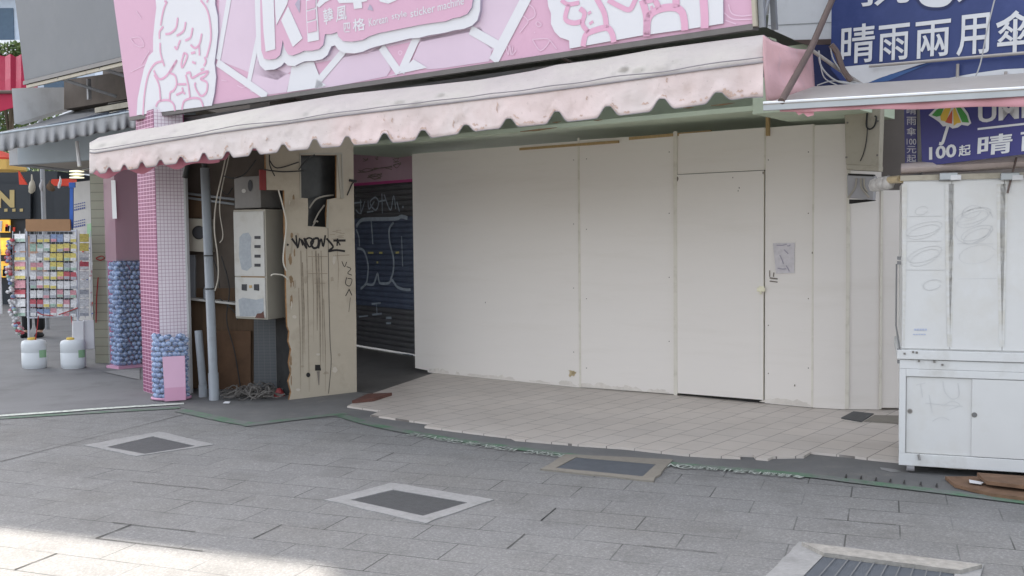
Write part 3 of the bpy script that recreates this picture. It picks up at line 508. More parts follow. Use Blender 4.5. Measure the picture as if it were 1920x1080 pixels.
for pl, xa, xb in ((pl01, 815, 1082), (pl12, 1094, 1262), (pl34, 1438, 1518)):
    for k in range(16):
        x = random.uniform(xa, xb); a_ = pl.px(x, 720); a_.z = .03; w_ = random.uniform(.03, .14); h_ = random.uniform(.01, .05)
        bsn.face([a_ + pl.n * (.0012 + k * 3e-5) + pl.u * w_ * math.cos(t) * random.uniform(.7, 1.2) + V((0, 0, .006 + max(-.003, h_ * math.sin(t) * random.uniform(.5, 1.2)))) for t in [q * math.pi / 6 for q in range(12)]])
bsn.build('splash_pattern', mat('board_splash_dirt', (.66, .61, .55), .7, var=.04, dirt=(.74, .69, .63), dscale=14, dth=(.45, .6), damt=.9), ho_)
no = MB(); no.prism([pl34.px(1449, 456, .010), pl34.px(1490, 455, .007), pl34.px(1489, 512, .006), pl34.px(1455, 513, .012)][::-1], -pl34.n * .002); nt_ = tag(no.build('paper_notice', M['paper_lav'], loc=pl34.px(1470, 512)), 'crumpled lavender paper notice taped up beside the hoarding door', 'notice')
mk = MB()
for a, b in (((1456, 460), (1475, 458)), ((1476, 461), (1482, 459)), ((1462, 478), (1469, 495)), ((1458, 503), (1474, 504)), ((1470, 468), (1478, 476)), ((1474, 498), (1480, 509))): mk.ribbon([pl34.px(*a, .016), pl34.px((a[0] + b[0]) / 2 + 1, (a[1] + b[1]) / 2 + 1, .016), pl34.px(*b, .016)], .008, pl34.n)
mko = mk.build('print', mat('lavender_print', (.36, .33, .40), .7), nt_)
sk = MB(); 
for a, b, w in (((1443, 507), (1443, 519), .008), ((1451, 511), (1450, 519), .010), ((1443, 521), (1458, 523), .012), ((1443, 527), (1458, 529), .010)): sk.ribbon([pl34.px(*a, .006), pl34.px(*b, .006)], w, pl34.n)
tag(sk.build('small_sticker', M['ink2'], loc=pl34.px(1450, 529)), 'small torn black printed sticker below the lavender notice', 'sticker')
# timber laths between hoarding and beam
la = MB(); la.box((pl01.px(1160, 268) + pl01.px(975, 282)) / 2 + V((0, 0, .012)), (pl01.px(1160, 268) - pl01.px(975, 282)) * .5, V((0, 0, .012)), pl01.n * .012)
tag(la.build('timber_lath', M['wood'], loc=pl01.px(975, 284)), 'raw timber lath lying along the hoarding top, its longer left end', 'lath', 'timber laths on the hoarding')
la = MB(); la.box((pl12.px(1180, 262, -.01) + pl12.px(1334, 249, -.01)) / 2 + V((0, 0, .010)), (pl12.px(1334, 249, -.01) - pl12.px(1180, 262, -.01)) * .5, V((0, 0, .014)), pl12.n * .012)
tag(la.build('timber_lath', M['wood'], loc=pl12.px(1180, 262)), 'raw timber lath lying on the hoarding above the door', 'lath', 'timber laths on the hoarding')
la = MB(); a_ = dpl.px(1440, 246, .01); la.box(a_ + V((0, 0, .05)), dpl.u * .015, V((0, 0, .09)), dpl.n * .015); tag(la.build('timber_post', M['wood'], loc=a_), 'short timber post between hoarding top and green beam', 'post')

# ------------------------------------------------------------------ shutter and the sign over it
SP = Plane(G(672, 651), G(775, 668)); s0 = SP.at(-.35, 0); s1 = SP.at(3.2, 0)
sh = thing('roller_shutter', 'dark roller shutter sprayed with blue and white graffiti', 'shutter', G(720, 660))
zt = SP.px(715, 345).z; smb = MB(); z = .03; zb0, zb1 = SP.px(715, 582).z, SP.px(715, 408).z
u0 = s0 - SP.n * .0; L_ = (s1 - s0)
while z < zt:
    mi = 1 if zb0 < z < zb1 else 0; prof = [(0, .0), (.010, .010), (.035, .014), (.056, .008), (.066, -.004), (.07, 0)]
    for (za, oa), (zb, ob) in zip(prof, prof[1:]):
        smb.quad(s0 + SP.n * oa + V((0, 0, z + za)) - V((0, 0, s0.z)), s1 + SP.n * oa + V((0, 0, z + za)) - V((0, 0, s1.z)), s1 + SP.n * ob + V((0, 0, z + zb)) - V((0, 0, s1.z)), s0 + SP.n * ob + V((0, 0, z + zb)) - V((0, 0, s0.z)), mi)
    z += .07
smb.build('slats', [M['shutter'], M['shutter_blue']], sh)
gf = MB()
def gp_(pts, w, mb=gf, k=5, sp=SP, off=.018): mb.ribbon(spline([sp.px(x, y, off) for x, y in pts], k), w, sp.n)
for pts, w in (([(664, 381), (678, 379)], .02), ([(667, 393), (676, 400), (684, 377)], .02), ([(676, 374), (677, 402)], .02), ([(690, 376), (692, 392), (702, 377)], .022), ([(688, 398), (700, 396)], .02), ([(697, 388), (694, 378), (704, 370), (710, 380), (705, 394), (697, 388)], .022), ([(716, 363), (717, 400)], .022), ([(710, 378), (724, 375)], .02), ([(720, 364), (732, 394), (738, 367), (742, 392)], .022), ([(744, 378), (749, 397)], .022), ([(754, 388), (757, 388)], .03),
               ([(668, 425), (676, 414), (690, 411), (740, 410), (752, 406), (764, 409)], .05), ([(668, 430), (673, 445), (674, 462)], .03), ([(696, 414), (698, 440), (699, 458)], .028), ([(738, 417), (730, 430), (731, 455), (738, 485), (737, 510), (732, 525)], .035), ([(670, 466), (682, 470), (690, 495), (689, 520), (686, 532), (676, 542)], .035), ([(686, 532), (700, 533), (708, 513), (712, 530), (728, 531), (735, 525), (745, 538), (760, 543), (770, 543)], .035), ([(753, 443), (755, 500)], .022),
               ([(673, 594), (690, 592)], .02), ([(697, 570), (714, 568)], .024), ([(698, 590), (716, 588)], .024), ([(706, 570), (707, 590)], .022), ([(724, 596), (734, 596)], .03), ([(724, 606), (733, 606)], .025), ([(672, 653), (720, 660), (775, 667)], .025)):
    gp_(pts, w)
gf.build('graffiti', M['spray'], sh)
gy = MB()
for pts in ([(690, 474), (700, 474)], [(711, 474), (717, 474)], [(742, 474), (748, 473)], [(706, 492), (709, 492)]): gp_(pts, .025, gy)
gy.build('graffiti', M['spray_y'], sh)
ps = thing('pink_notice_board', 'mauve pink board with dark lettering marks above the roller shutter', 'sign', SP.px(715, 345))
pb = MB(); pb.prism([SP.px(655, 349, .03), SP.px(775, 340, .03), SP.px(775, 275, .03), SP.px(655, 280, .03)], -SP.n * .05); pb.build('board', M['mauve'], ps)
pb = MB(); pb.ribbon([SP.px(655, 347, .036), SP.px(775, 338, .036)], .035, SP.n); pb.build('trim', M['magenta'], ps)
pb = MB()
for (a, b) in (((672, 320), (700, 318)), ((700, 318), (735, 315)), ((690, 330), (716, 327)), ((738, 300), (748, 299)), ((736, 311), (752, 309)), ((682, 300), (690, 299)), ((704, 298), (709, 297)), ((690, 333), (714, 331))):
    for q in range(3): pb.ribbon(spline([SP.px(a[0] + random.uniform(-2, 2), a[1] + random.uniform(-4, 4), .036), SP.px((a[0] + b[0]) / 2, a[1] + random.uniform(-5, 4), .036), SP.px(b[0], b[1] + random.uniform(-4, 4), .036)], 4), .010, SP.n)
pb.build('lettering', M['ink2'], ps)

# ------------------------------------------------------------------ cream pillar with graffiti
CP = Plane(G(542, 751), G(669, 736))
pi = thing('cream_pillar', 'cream boxed pillar with black graffiti, drips and a torn opening', 'pillar', G(605, 745))
jag = [(542, 751), (546, 735), (541, 715), (546, 700), (542, 680), (546, 655), (541, 640), (543, 622), (539, 612), (537, 560), (536, 500), (534, 430), (533, 357), (500, 356), (498, 292), (498, 262)]
op = [(564, 291), (631, 291), (631, 371), (615, 374), (612, 400), (613, 426), (577, 424), (578, 395), (577, 372), (565, 371)]
cbm = MB(); cbm.holed([CP.px(*p) for p in [(669, 737), (668, 600), (664, 400), (662, 240), (498, 245)] + jag[::-1][1:]], [[CP.px(*p) for p in op]], -CP.n * .03, 0, 1)
cbm.build('board_casing', [M['cream'], M['torn']], pi)
core = MB(); ca, cb_ = CP.px(550, 751, -.16), CP.px(664, 737, -.16); ca.z = cb_.z = 0; core.prism([ca, cb_, cb_ + V((0, 0, 2.6)), ca + V((0, 0, 2.6))], -CP.n * .35); core.build('dark_core', M['opening'], pi)
sd = MB(); sa = CP.px(669, 737, -.031); sa.z = 0; sd.prism([sa, sa + V((0, 0, 2.6)), sa + V((0, 0, 2.6)) - CP.n * .5, sa - CP.n * .5], -CP.u * .02); sd.build('side_board', M['cream'], pi)
fr = MB()
for a, b, w in (((634, 289), (641, 371), .022), ((641, 286), (644, 372), .014), ((562, 288), (640, 288), .016), ((563, 289), (564, 372), .012), ((630, 373), (644, 372), .012), ((616, 374), (614, 428), .02)): 
    p, q = CP.px(*a, .008), CP.px(*b, .008); fr.prism([p - CP.u * w / 2 if abs(b[0] - a[0]) < 15 else p - V((0, 0, w / 2)), q - CP.u * w / 2 if abs(b[0] - a[0]) < 15 else q - V((0, 0, w / 2)), q + CP.u * w / 2 if abs(b[0] - a[0]) < 15 else q + V((0, 0, w / 2)), p + CP.u * w / 2 if abs(b[0] - a[0]) < 15 else p + V((0, 0, w / 2))], -CP.n * .012)
fr.build('opening_frame', M['cab_side'], pi)
wr = MB()
for pts in ([(580, 390), (592, 374), (608, 368), (625, 366)], [(588, 418), (597, 400), (608, 385)], [(586, 425), (592, 415), (596, 416)]): wr.tube(spline([CP.px(x, y, -.08) for x, y in pts], 5), .008, 6)
wr.build('loose_cable', M['cable'], pi)
gm = MB()
def gk(pts, w, k=5): gm.ribbon(spline([CP.px(x, y, .004) for x, y in pts], k), w, CP.n)
for pts, w in (([(538, 458), (541, 460)], .02), ([(547, 447), (557, 461)], .02), ([(555, 441), (558, 465), (562, 446)], .016), ([(564, 448), (568, 460), (566, 450), (575, 466), (570, 446)], .017), ([(572, 447), (580, 463), (588, 452), (580, 446), (572, 450)], .017), ([(590, 447), (583, 455), (588, 465), (596, 462), (597, 448), (590, 447)], .022), ([(597, 466), (602, 448), (606, 462), (610, 441)], .018), ([(612, 447), (622, 458), (624, 464), (616, 471), (630, 469), (647, 471)], .020), ([(625, 451), (648, 451)], .022), ([(633, 447), (632, 461)], .016), ([(634, 453), (638, 460)], .014)): gk(pts, w)
for pts, w in (([(641, 490), (646, 500), (650, 491)], .007), ([(650, 500), (658, 504), (652, 512), (660, 516)], .007), ([(650, 520), (648, 532), (656, 536), (660, 524), (652, 522)], .007), ([(655, 542), (648, 555)], .008), ([(655, 543), (660, 554)], .008), ([(657, 558), (654, 585)], .004)): gk(pts, w)
gk([(615, 426), (616, 500), (617, 560), (619, 640), (621, 680), (616, 738)], .005)
gm.build('graffiti', M['ink'], pi)
dr = MB()
for x, y0, y1, w in ((564, 470, 700, .010), (567, 492, 660, .012), (575, 465, 735, .008), (592, 470, 620, .020), (597, 475, 690, .016), (602, 470, 680, .010), (632, 465, 545, .006), (585, 470, 640, .006), (560, 540, 735, .008), (607, 560, 735, .007)):
    dr.ribbon([CP.px(x, y0, .003 + x * 1e-6), CP.px(x + 3, (y0 + y1) / 2, .003 + x * 1e-6), CP.px(x + (y1 - y0) * .018, y1, .003 + x * 1e-6)], [w * .8, w, w * .2], CP.n)
for a, b in (((578, 481), (614, 481)), ((578, 513), (614, 513)), ((590, 531), (610, 531)), ((625, 480), (655, 478))): dr.ribbon([CP.px(*a, .0045), CP.px(*b, .0045)], .005, CP.n)
for q in range(9): x = random.uniform(618, 650); y = 432 + q * 2.0; dr.ribbon([CP.px(x, y, .0045), CP.px(x + 10, y - .5, .0045)], .004, CP.n)
dr.build('grime_drips', M['drip'], pi)
pe = MB()
for k in range(34):
    if k < 20: x, y = 543 + abs(random.gauss(0, 4)), random.uniform(365, 745); rx, ry = random.uniform(1, 3.5), random.uniform(3, 11)
    else: x, y = random.uniform(545, 662), random.uniform(300, 735); rx, ry = random.uniform(1.5, 6), random.uniform(1.5, 9)
    if 560 < x < 640 and y < 435: continue
    pe.face([CP.px(x + rx * math.cos(t) * random.uniform(.6, 1.3), y + ry * math.sin(t) * random.uniform(.6, 1.3), .0022 + k * 1e-5) for t in [q * math.pi / 5 for q in range(10)]], 0 if k < 13 else 1 + k % 2)
pe.build('peeling_pattern', [mat('bare_timber_patch', (.25, .17, .10), .9, var=.3, scale=30), mat('pale_paint_patch', (.52, .47, .395), .7, var=.05), mat('dull_paint_patch', (.36, .31, .24), .8, var=.1)], pi)
hl = MB(); hl.prism([CP.px(591, 684, .003), CP.px(601, 684, .003), CP.px(602, 695, .003), CP.px(591, 695, .003)], -CP.n * .02); hl.face([CP.px(578 + 4 * math.cos(t), 703 + 4.5 * math.sin(t), .004) for t in [k * math.pi / 6 for k in range(12)]]); hl.build('hole', M['dark'], pi)
hs_ = MB(); hs_.ribbon([CP.px(597, 696, .0042), CP.px(598, 722, .0042)], [.03, .008], CP.n); hs_.build('hole_stain', M['ink2'], pi)
pk = MB(); pk.prism([CP.px(499, 357, .003), CP.px(488, 356, .003), CP.px(487, 318, .003), CP.px(499, 318, .003)], -CP.n * .02); pk.build('torn_edge', M['redjunk'], pi)

# ------------------------------------------------------------------ recess with meters, pipe, shelf
rw = thing('recess_wall', 'grimy brown plywood wall of the recess behind the grey pipe', 'wall', (-2.7, 10, 0))
ra, rb = V((-3.45, 10.1, 0)), V((-1.9, 9.93, 0)); RP = Plane(ra, rb); ra = ra - RP.u * .02
def rq(x0, y0, x1, y1, off, th, mi=0): return [RP.px(x0, y1, off), RP.px(x1, y1, off), RP.px(x1, y0, off), RP.px(x0, y0, off)]
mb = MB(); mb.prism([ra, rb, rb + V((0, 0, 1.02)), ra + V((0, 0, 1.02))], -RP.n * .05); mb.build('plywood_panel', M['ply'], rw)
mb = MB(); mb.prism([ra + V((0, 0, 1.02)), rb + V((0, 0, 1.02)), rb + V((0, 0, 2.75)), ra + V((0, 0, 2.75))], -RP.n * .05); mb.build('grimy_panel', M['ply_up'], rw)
mb = MB(); p = rq(476, 590, 545, 742, .03, 0); mb.prism(p, -RP.n * .03); mb.build('grey_tiled_panel', M['smalltile'], rw)
mb = MB(); mb.prism(rq(345, 565, 372, 640, .02, 0) and rq(345, 478, 366, 560, .02, 0), -RP.n * .02); mb.build('pale_sheet', M['pvc'], rw)
mb = MB(); mb.prism(rq(405, 620, 470, 735, .05, 0), -RP.n * .02); mb.build('loose_plywood', mat('brown_ply', (.10, .055, .03), .8, var=.3, scale=5), rw)
shf = MB(); shf.prism([RP.px(350, 562, .12), RP.px(445, 572, .12), RP.px(445, 568, .12), RP.px(350, 558, .12)], -RP.n * .13); tag(shf.build('wall_shelf', M['cab'], loc=RP.px(400, 566)), 'thin pale shelf across the recess behind the grey pipe', 'shelf')
mb = MB(); mb.prism([RP.px(345, 470, .16), RP.px(391, 473, .16), RP.px(390, 411, .16), RP.px(345, 409, .16)], -RP.n * .16)
mbx = thing('meter_box', 'small pale meter box with a round dark dial beside the pink panel', 'meter box', RP.px(368, 472)); mb.build('case', M['cab_side'], mbx)
mb = MB(); c = RP.px(373, 436, .165)
mb.face([c + RP.u * (.062 * math.cos(t)) + RP.v * (.062 * math.sin(t)) for t in [k * math.pi / 12 for k in range(24)]]); mb.build('dial', M['label'], mbx)
mb = MB(); mb.tube([c + RP.n * .006 + RP.u * (.062 * math.cos(t)) + RP.v * (.062 * math.sin(t)) for t in [k * math.pi / 12 for k in range(25)]], .006, 6, cap=False); mb.build('dial_rim', M['cable_dk'], mbx)
mb = MB(); mb.prism([RP.px(345, 408, .10), RP.px(386, 408, .10), RP.px(386, 368, .10), RP.px(345, 366, .10)], -RP.n * .1); tag(mb.build('wooden_box', M['ply'], loc=RP.px(366, 408)), 'brown wooden box above the round dial meter', 'box')
for nm, y0, y1, lab in (('conduit', 362, 366, 'upper grey conduit crossing the recess above the wooden box'), ('conduit', 370, 375, 'lower grey conduit crossing the recess above the wooden box')):
    mb = MB(); mb.tube([RP.px(345, y0, .12), RP.px(440, y1 + 8, .12)], .012, 8); tag(mb.build(nm, M['pvc'], loc=RP.px(345, y0, .12)), lab, 'conduit', 'conduits in the recess')
for k, (x0, y0, x1, y1) in enumerate(((398, 322, 436, 330), (350, 395, 386, 399))):
    pass
mb = MB()
for pts in ([(352, 375), (360, 400), (362, 430)], [(410, 350), (425, 365), (436, 352)], [(415, 480), (430, 540), (425, 600), (440, 660), (452, 735)], [(412, 560), (440, 585), (445, 600)], [(392, 470), (405, 500), (412, 540)]): mb.tube(spline([RP.px(x, y, .09) for x, y in pts], 5), .006, 5)
tag(mb.build('wall_wiring', M['cable_dk'], loc=RP.px(420, 560)), 'thin black wiring trailing down the plywood behind the grey pipe', 'wiring')
mb = MB(); c = RP.px(388, 562, .10); mb.lathe(c, [(.03, 0), (.034, .01), (.034, .10), (.014, .14), (.014, .17), (.004, .172)], 14); tag(mb.build('plastic_bottle', M['pvc'], loc=c, smooth=True), 'cloudy plastic bottle standing on the recess shelf', 'bottle')
# meter cabinet
ml, mc, mr = V((-2.64, 9.55, 0)), V((-2.288, 9.35, 0)), V((-2.164, 9.62, 0)); MF = Plane(ml, mc)
mt = thing('meter_cabinet', 'white two door electric meter cabinet with peeling paint and black labels', 'meter cabinet', V((-2.42, 9.6, .75)))
back = V((-.0, 0, 0)); bk = ml + (mr - mc)
z0, z1 = .752, 1.785; mb = MB(); mb.prism([ml + V((0, 0, z0)), mc + V((0, 0, z0)), mr + V((0, 0, z0)), bk + V((0, 0, z0))], (0, 0, z1 - z0)); mb.build('case', M['cab_side'], mt, bevel=.006)
zs = MF.px(470, 519).z
for za, zb in ((z0 + .02, zs - .006), (zs + .006, z1 - .02)):
    mb = MB(); mb.prism([ml + MF.u * .012 + V((0, 0, za)) + MF.n * .014, mc - MF.u * .012 + V((0, 0, za)) + MF.n * .014, mc - MF.u * .012 + V((0, 0, zb)) + MF.n * .014, ml + MF.u * .012 + V((0, 0, zb)) + MF.n * .014], -MF.n * .013); d_ = mb.build('cabinet_door', M['cab'], mt, bevel=.003)
    if zb > 1.4:
        mb = MB()
        for y in (445, 462, 480, 497): mb.prism([MF.px(477, y + 3, .018), MF.px(488, y + 3, .018), MF.px(488, y - 2.5, .018), MF.px(477, y - 2.5, .018)], -MF.n * .003)
        mb.build('black_label', M['label'], d_)
        mb = MB(); mb.face([MF.px(x, y, .0155) for x, y in [(449, 445), (455, 438), (466, 436), (471, 445), (470, 470), (472, 500), (463, 508), (453, 505), (448, 480)]]); mb.build('bare_patch', M['bare'], d_)
    else:
        mb = MB()
        for x in (458, 481): mb.prism([MF.px(x - 5, 544, .02), MF.px(x + 4, 545, .02), MF.px(x + 4, 533, .02), MF.px(x - 5, 533, .02)], -MF.n * .008)
        mb.prism([MF.px(467, 540, .018), MF.px(472, 540, .018), MF.px(472, 535, .018), MF.px(467, 535, .018)], -MF.n * .005, 1); mb.build('meter_window', [M['label'], M['wood']], d_)
        mb = MB(); mb.face([MF.px(x, y, .0155) for x, y in [(447, 562), (455, 558), (480, 562), (494, 559), (495, 588), (484, 592), (470, 593), (450, 593)]]); mb.build('bare_patch', M['bare'], d_)
        mb = MB(); mb.face([MF.px(x, y, .0165) for x, y in [(478, 596), (482, 588), (490, 587), (494, 583), (496, 597)]]); mb.build('rust_patch', M['mat_brown'], d_)
rp_ = MB(); rp_.ribbon([MF.px(452, 519.5, .003), MF.px(497, 520, .003)], .02, MF.n); rp_.build('rust_streak', M['rust'], mt)
z0, z1 = 1.80, 2.10; k_ = V((.0, .05, 0)); mb = MB(); uc = thing('steel_cabinet', 'dull grey steel box with a round knockout on top of the meter cabinet', 'steel box', (-2.42, 9.65, 1.8)); mb.prism([ml + k_ + V((0, 0, z0)), mc + k_ - MF.u * .07 + V((0, 0, z0)), mr + k_ + V((-.03, 0, z0)), bk + k_ + V((0, 0, z0))], (0, 0, z1 - z0)); mb.build('case', M['cab_dk'], uc, bevel=.005)
UP = Plane(ml + k_, mc + k_); mb = MB(); c = UP.px(469, 348, .004); mb.face([c + UP.u * (.03 * math.cos(t)) + UP.v * (.055 * math.sin(t)) for t in [k * math.pi / 10 for k in range(20)]]); mb.build('knockout', M['label'], uc)
mb = MB(); mb.face([UP.px(457 + 4 * math.cos(t), 358 + 4 * math.sin(t), .005) for t in [k * math.pi / 5 for k in range(10)]]); mb.build('paint_spot', M['cab'], uc)
# pipes
mb = MB(); b0 = G(402, 751); tp = D(384, 315, 9.33); mb.tube([b0, b0 + (tp - b0) * .12], .047, 14); mb.tube([b0 + (tp - b0) * .12, tp], .041, 14)
el = spline([tp, tp + V((-.01, .0, .07)), tp + V((-.07, .02, .12)), tp + V((-.16, .06, .08)), tp + V((-.22, .1, -.08))], 5); pp = thing('drain_pipe', 'grey plastic pipe standing in front of the recess', 'pipe', b0); mb.build('pipe', M['pvc'], pp, smooth=True)
mb = MB(); mb.tube(el, .026, 8); mb.build('elbow', M['cable_dk'], pp, smooth=True)
mb = MB(); 
for y in (478, 540): c = b0 + (tp - b0) * ((751 - y) / 436); mb.tube([c - V((0, 0, .006)), c + V((0, 0, .006))], .045, 14)
mb.build('tie', M['cable_dk'], pp)
mb = MB(); b0 = G(381, 745); mb.tube([b0, b0 + V((0, 0, .12))], .04, 12); mb.tube([b0 + V((0, 0, .12)), D(372, 620, 9.6)], .036, 12); tag(mb.build('short_pipe', M['pvc'], loc=b0, smooth=True), 'short broken grey pipe stub leaning beside the tall pipe', 'pipe')
mb = MB()
mb.tube(spline([D(424, 288, 9.0), D(418, 320, 9.05), D(405, 380, 9.1), D(402, 430, 9.12), D(408, 480, 9.15), D(409, 520, 9.2), D(403, 545, 9.22)], 6), .0065, 6); mb.tube(spline([D(430, 290, 9.1), D(412, 380, 9.2), D(418, 440, 9.25), D(412, 455, 9.22)], 6), .005, 6)
tag(mb.build('hanging_cable', M['cable'], loc=D(410, 400, 9.1)), 'pale cable hanging in front of the grey pipe', 'cable')
mb = MB()
for pts in ([(505, 300), (520, 315), (560, 304)], [(420, 330), (440, 334), (460, 325), (480, 300)], [(495, 318), (530, 322), (572, 320)], [(505, 290), (506, 310), (515, 330)], [(560, 318), (575, 300), (590, 290)]): mb.tube(spline([CP.px(x, y, .05) for x, y in pts], 6), .006, 6)
tag(mb.build('sagging_cables', M['cable_dk'], loc=CP.px(520, 320)), 'thin black cables sagging across the top of the cream pillar', 'cables')
mb = MB(); mb.tube(spline([CP.px(x, y, .03) for x, y in [(522, 356), (530, 385), (537, 420), (533, 460), (531, 490), (537, 508)]], 6), .007, 6); mb.tube(spline([CP.px(x, y, .04) for x, y in [(508, 517), (513, 514), (530, 516), (540, 524)]], 6), .007, 6)
tag(mb.build('white_cable', mat('white_cable', (.55, .52, .45), .5), loc=CP.px(530, 500)), 'cream cable looping down between the meter cabinet and pillar', 'cable')
mb = MB(); mb.tube([CP.px(651, 366, .02), CP.px(660, 345, .02), CP.px(664, 340, .02)], .007, 6); mb.tube([CP.px(655, 338, .02), CP.px(668, 340, .02)], .012, 6); tag(mb.build('wire_stub', M['cable_dk'], loc=CP.px(655, 350)), 'short black wire stub on the pillar edge beside the opening', 'wire')
mb = MB()
for k in range(44):
    c = G(random.uniform(430, 515), random.uniform(738, 753)); a = random.uniform(0, 6.28); pts = []
    for q in range(5): pts.append(c + V((math.cos(a) * (q - 2) * .07, math.sin(a) * (q - 2) * .07, .02 + random.uniform(0, .12) * (1 - abs(q - 2) / 3)))); a += random.uniform(-.7, .7)
    mb.tube(spline(pts, 4), random.uniform(.004, .008), 5)
tag(mb.build('cable_heap', mat('dusty_cable', (.12, .11, .10), .8, var=.35, scale=9), loc=G(470, 746)), 'tangled heap of old grey cables on the ground below the cabinet', 'cables')
mb = MB(); c = G(524, 744); mb.lathe(c + V((0, 0, .0)), [(.05, 0), (.055, .02), (.04, .05), (.02, .08), (.005, .085)], 12, sx=1, sy=.8); tag(mb.build('red_scrap', M['redjunk'], loc=c, smooth=True), 'crumpled red plastic scrap at the foot of the cream pillar', 'scrap')
mb = MB(); c = G(424, 757, .01); mb.prism([c + V((-.03, 0, .004)), c + V((.03, -.01, .004)), c + V((.03, .03, .012)), c + V((-.02, .04, .012))], (0, 0, .004)); tag(mb.build('paper_scrap', M['paper'], loc=c), 'white paper scrap on the ground in front of the recess', 'paper')

# ================================================================== PINK AWNING
AL, AR = D(172, 300, 8.9), D(1431, 150, 6.2); AP = Plane(AL, AR)
notch = [(181, 319), (205, 314), (233, 309), (266, 304), (301, 300), (339, 294), (382, 287), (427, 284), (477, 278), (531, 271), (590, 261), (651, 256), (721, 250), (793, 244), (874, 234), (954, 222), (1044, 209), (1140, 199), (1241, 185), (1347, 173)]
base = [(168, 325), (185, 326), (320, 308), (450, 294), (560, 281), (690, 270), (757, 266), (833, 255), (914, 243), (1000, 235), (1093, 225), (1190, 213), (1290, 200), (1400, 183), (1432, 182)]
seamy = [(168, 286), (178, 287), (400, 250), (639, 217), (1000, 174), (1124, 158), (1300, 133), (1431, 116)]
topy = [(168, 268), (186, 258), (250, 245), (300, 238), (400, 219), (520, 197), (639, 178), (760, 165), (900, 150), (1000, 133), (1044, 122), (1123, 112), (1227, 93), (1330, 79), (1431, 66)]
def bottom(x):
    y = lerp(base, x); sp = 30 + 75 * (x - 180) / 1170
    for nx, ny in notch:
        d = abs(x - nx) / (sp * .25)
        if d < 1: f = 1 - d; f = f * f * (3 - 2 * f); y = y + (ny - y) * min(1, f * 1.15)
    return y
aw = thing('pink_awning', 'long faded pink canvas awning with scalloped valance below the pink sign', 'awning', AP.px(800, 240))
xs = []; x = 168.
while x < 1431: xs.append(x); x += 2.2 + 1.8 * (x - 168) / 1260
xs.append(1431.)
def wob(x, y, s, a, seed): return noise.noise(V((x * s, y * s * .7, seed))) * a
rows = []
for k in range(9):
    f = k / 8
    rows.append([AP.px(x, lerp(seamy, x) + (bottom(x) - lerp(seamy, x)) * f, wob(x, f * 90, .018, .025 * f, 2) + wob(x, f * 60, .05, .02 * f, 5) + wob(x + f * 60, f * 40, .11, .012 * math.sin(f * 3), 8)) for x in xs])
MB().grid(rows).build('valance', M['fabric_pink'], aw, smooth=True, solid=.004)
def vp(x, f, o): return AP.px(x, lerp(seamy, x) + (bottom(x) - lerp(seamy, x)) * f, o + wob(x, f * 90, .018, .025 * f, 2) + wob(x, f * 60, .05, .02 * f, 5) + wob(x + f * 60, f * 40, .11, .012 * math.sin(f * 3), 8))
sd_ = MB()
for k in range(75):
    x = random.uniform(175, 1410); f = 1 - abs(random.gauss(0, .10)) - .03; L_ = random.uniform(3, 12) * (.5 + x / 1400); w = random.uniform(.006, .022)
    sd_.ribbon([vp(x + L_ * q / 4, f - .03 * (q % 2), .0045 + k * 1e-5) for q in range(5)], [w * .2, w, w * .6, w * .9, w * .1], AP.n)
for x, f0, f1 in ((932, .15, .5), (720, .3, .45), (735, .25, .4), (655, .5, .7), (1250, .1, .3), (500, .4, .6), (1100, .3, .42), (850, .55, .8)): sd_.ribbon([vp(x + math.sin(q * 2) * 1.2, f0 + (f1 - f0) * q / 4, .0052) for q in range(5)], [.003, .012, .006, .01, .002], AP.n)
sd_.build('stain_pattern', mat('canvas_stain', (.53, .39, .33), .8, var=.2, scale=40), aw)
rows = []
for k in range(9):
    f = k / 8; rows.append([AP.px(x, lerp(seamy, x) + (lerp(topy, x) - lerp(seamy, x)) * f, -.30 * f + math.sin(f * math.pi) * .035 + wob(x, f * 120, .012, .07 * math.sin(f * math.pi), 9) + wob(x + f * 260, f * 60, .03, .04 * math.sin(f * math.pi), 4) + wob(x + f * 150, f * 30, .08, .015 * math.sin(f * math.pi), 6)) for x in xs])
topedge = rows[-1]
rows.append([p - AP.n * .35 + V((0, 0, .02)) for p in topedge]); rows.append([p - AP.n * .9 + V((0, 0, .05)) for p in topedge])
MB().grid(rows).build('roof_cloth', M['fabric_top'], aw, smooth=True, solid=.004)
sm_ = MB(); sm_.tube([AP.px(x, lerp(seamy, x), .010) for x in xs[::4]], .006, 6); sm_.tube([AP.px(x, lerp(seamy, x) - 5 - 4 * x / 1400 + wob(x, 0, .01, 5, 3), .010) for x in xs[::4]], .004, 6); sm_.build('seam', M['seam'], aw)
hem = MB(); hem.tube([AP.px(x, bottom(x), .004 + wob(x, 90, .018, .025, 2) + wob(x, 60, .05, .02, 5) + wob(x + 60, 40, .11, .012 * math.sin(3), 8)) for x in xs], .003, 5); hem.build('hem', M['seam'], aw)
lx = [x for x in xs if x < 412]
def lob(x):
    y = lerp(base, x) + 5
    return y + 6 * math.sin((x - 172) * .095 - 1.2) * (1 if x < 345 else .3)
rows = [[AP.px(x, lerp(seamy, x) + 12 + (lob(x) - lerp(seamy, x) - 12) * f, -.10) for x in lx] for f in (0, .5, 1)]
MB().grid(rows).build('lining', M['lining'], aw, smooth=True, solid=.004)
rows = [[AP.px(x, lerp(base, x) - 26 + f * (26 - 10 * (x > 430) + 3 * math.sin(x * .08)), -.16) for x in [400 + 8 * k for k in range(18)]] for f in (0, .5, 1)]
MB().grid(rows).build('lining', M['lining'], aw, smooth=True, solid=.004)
VB = V((.56, .83, 0)).normalized(); CK = Plane(AR, AR + VB)
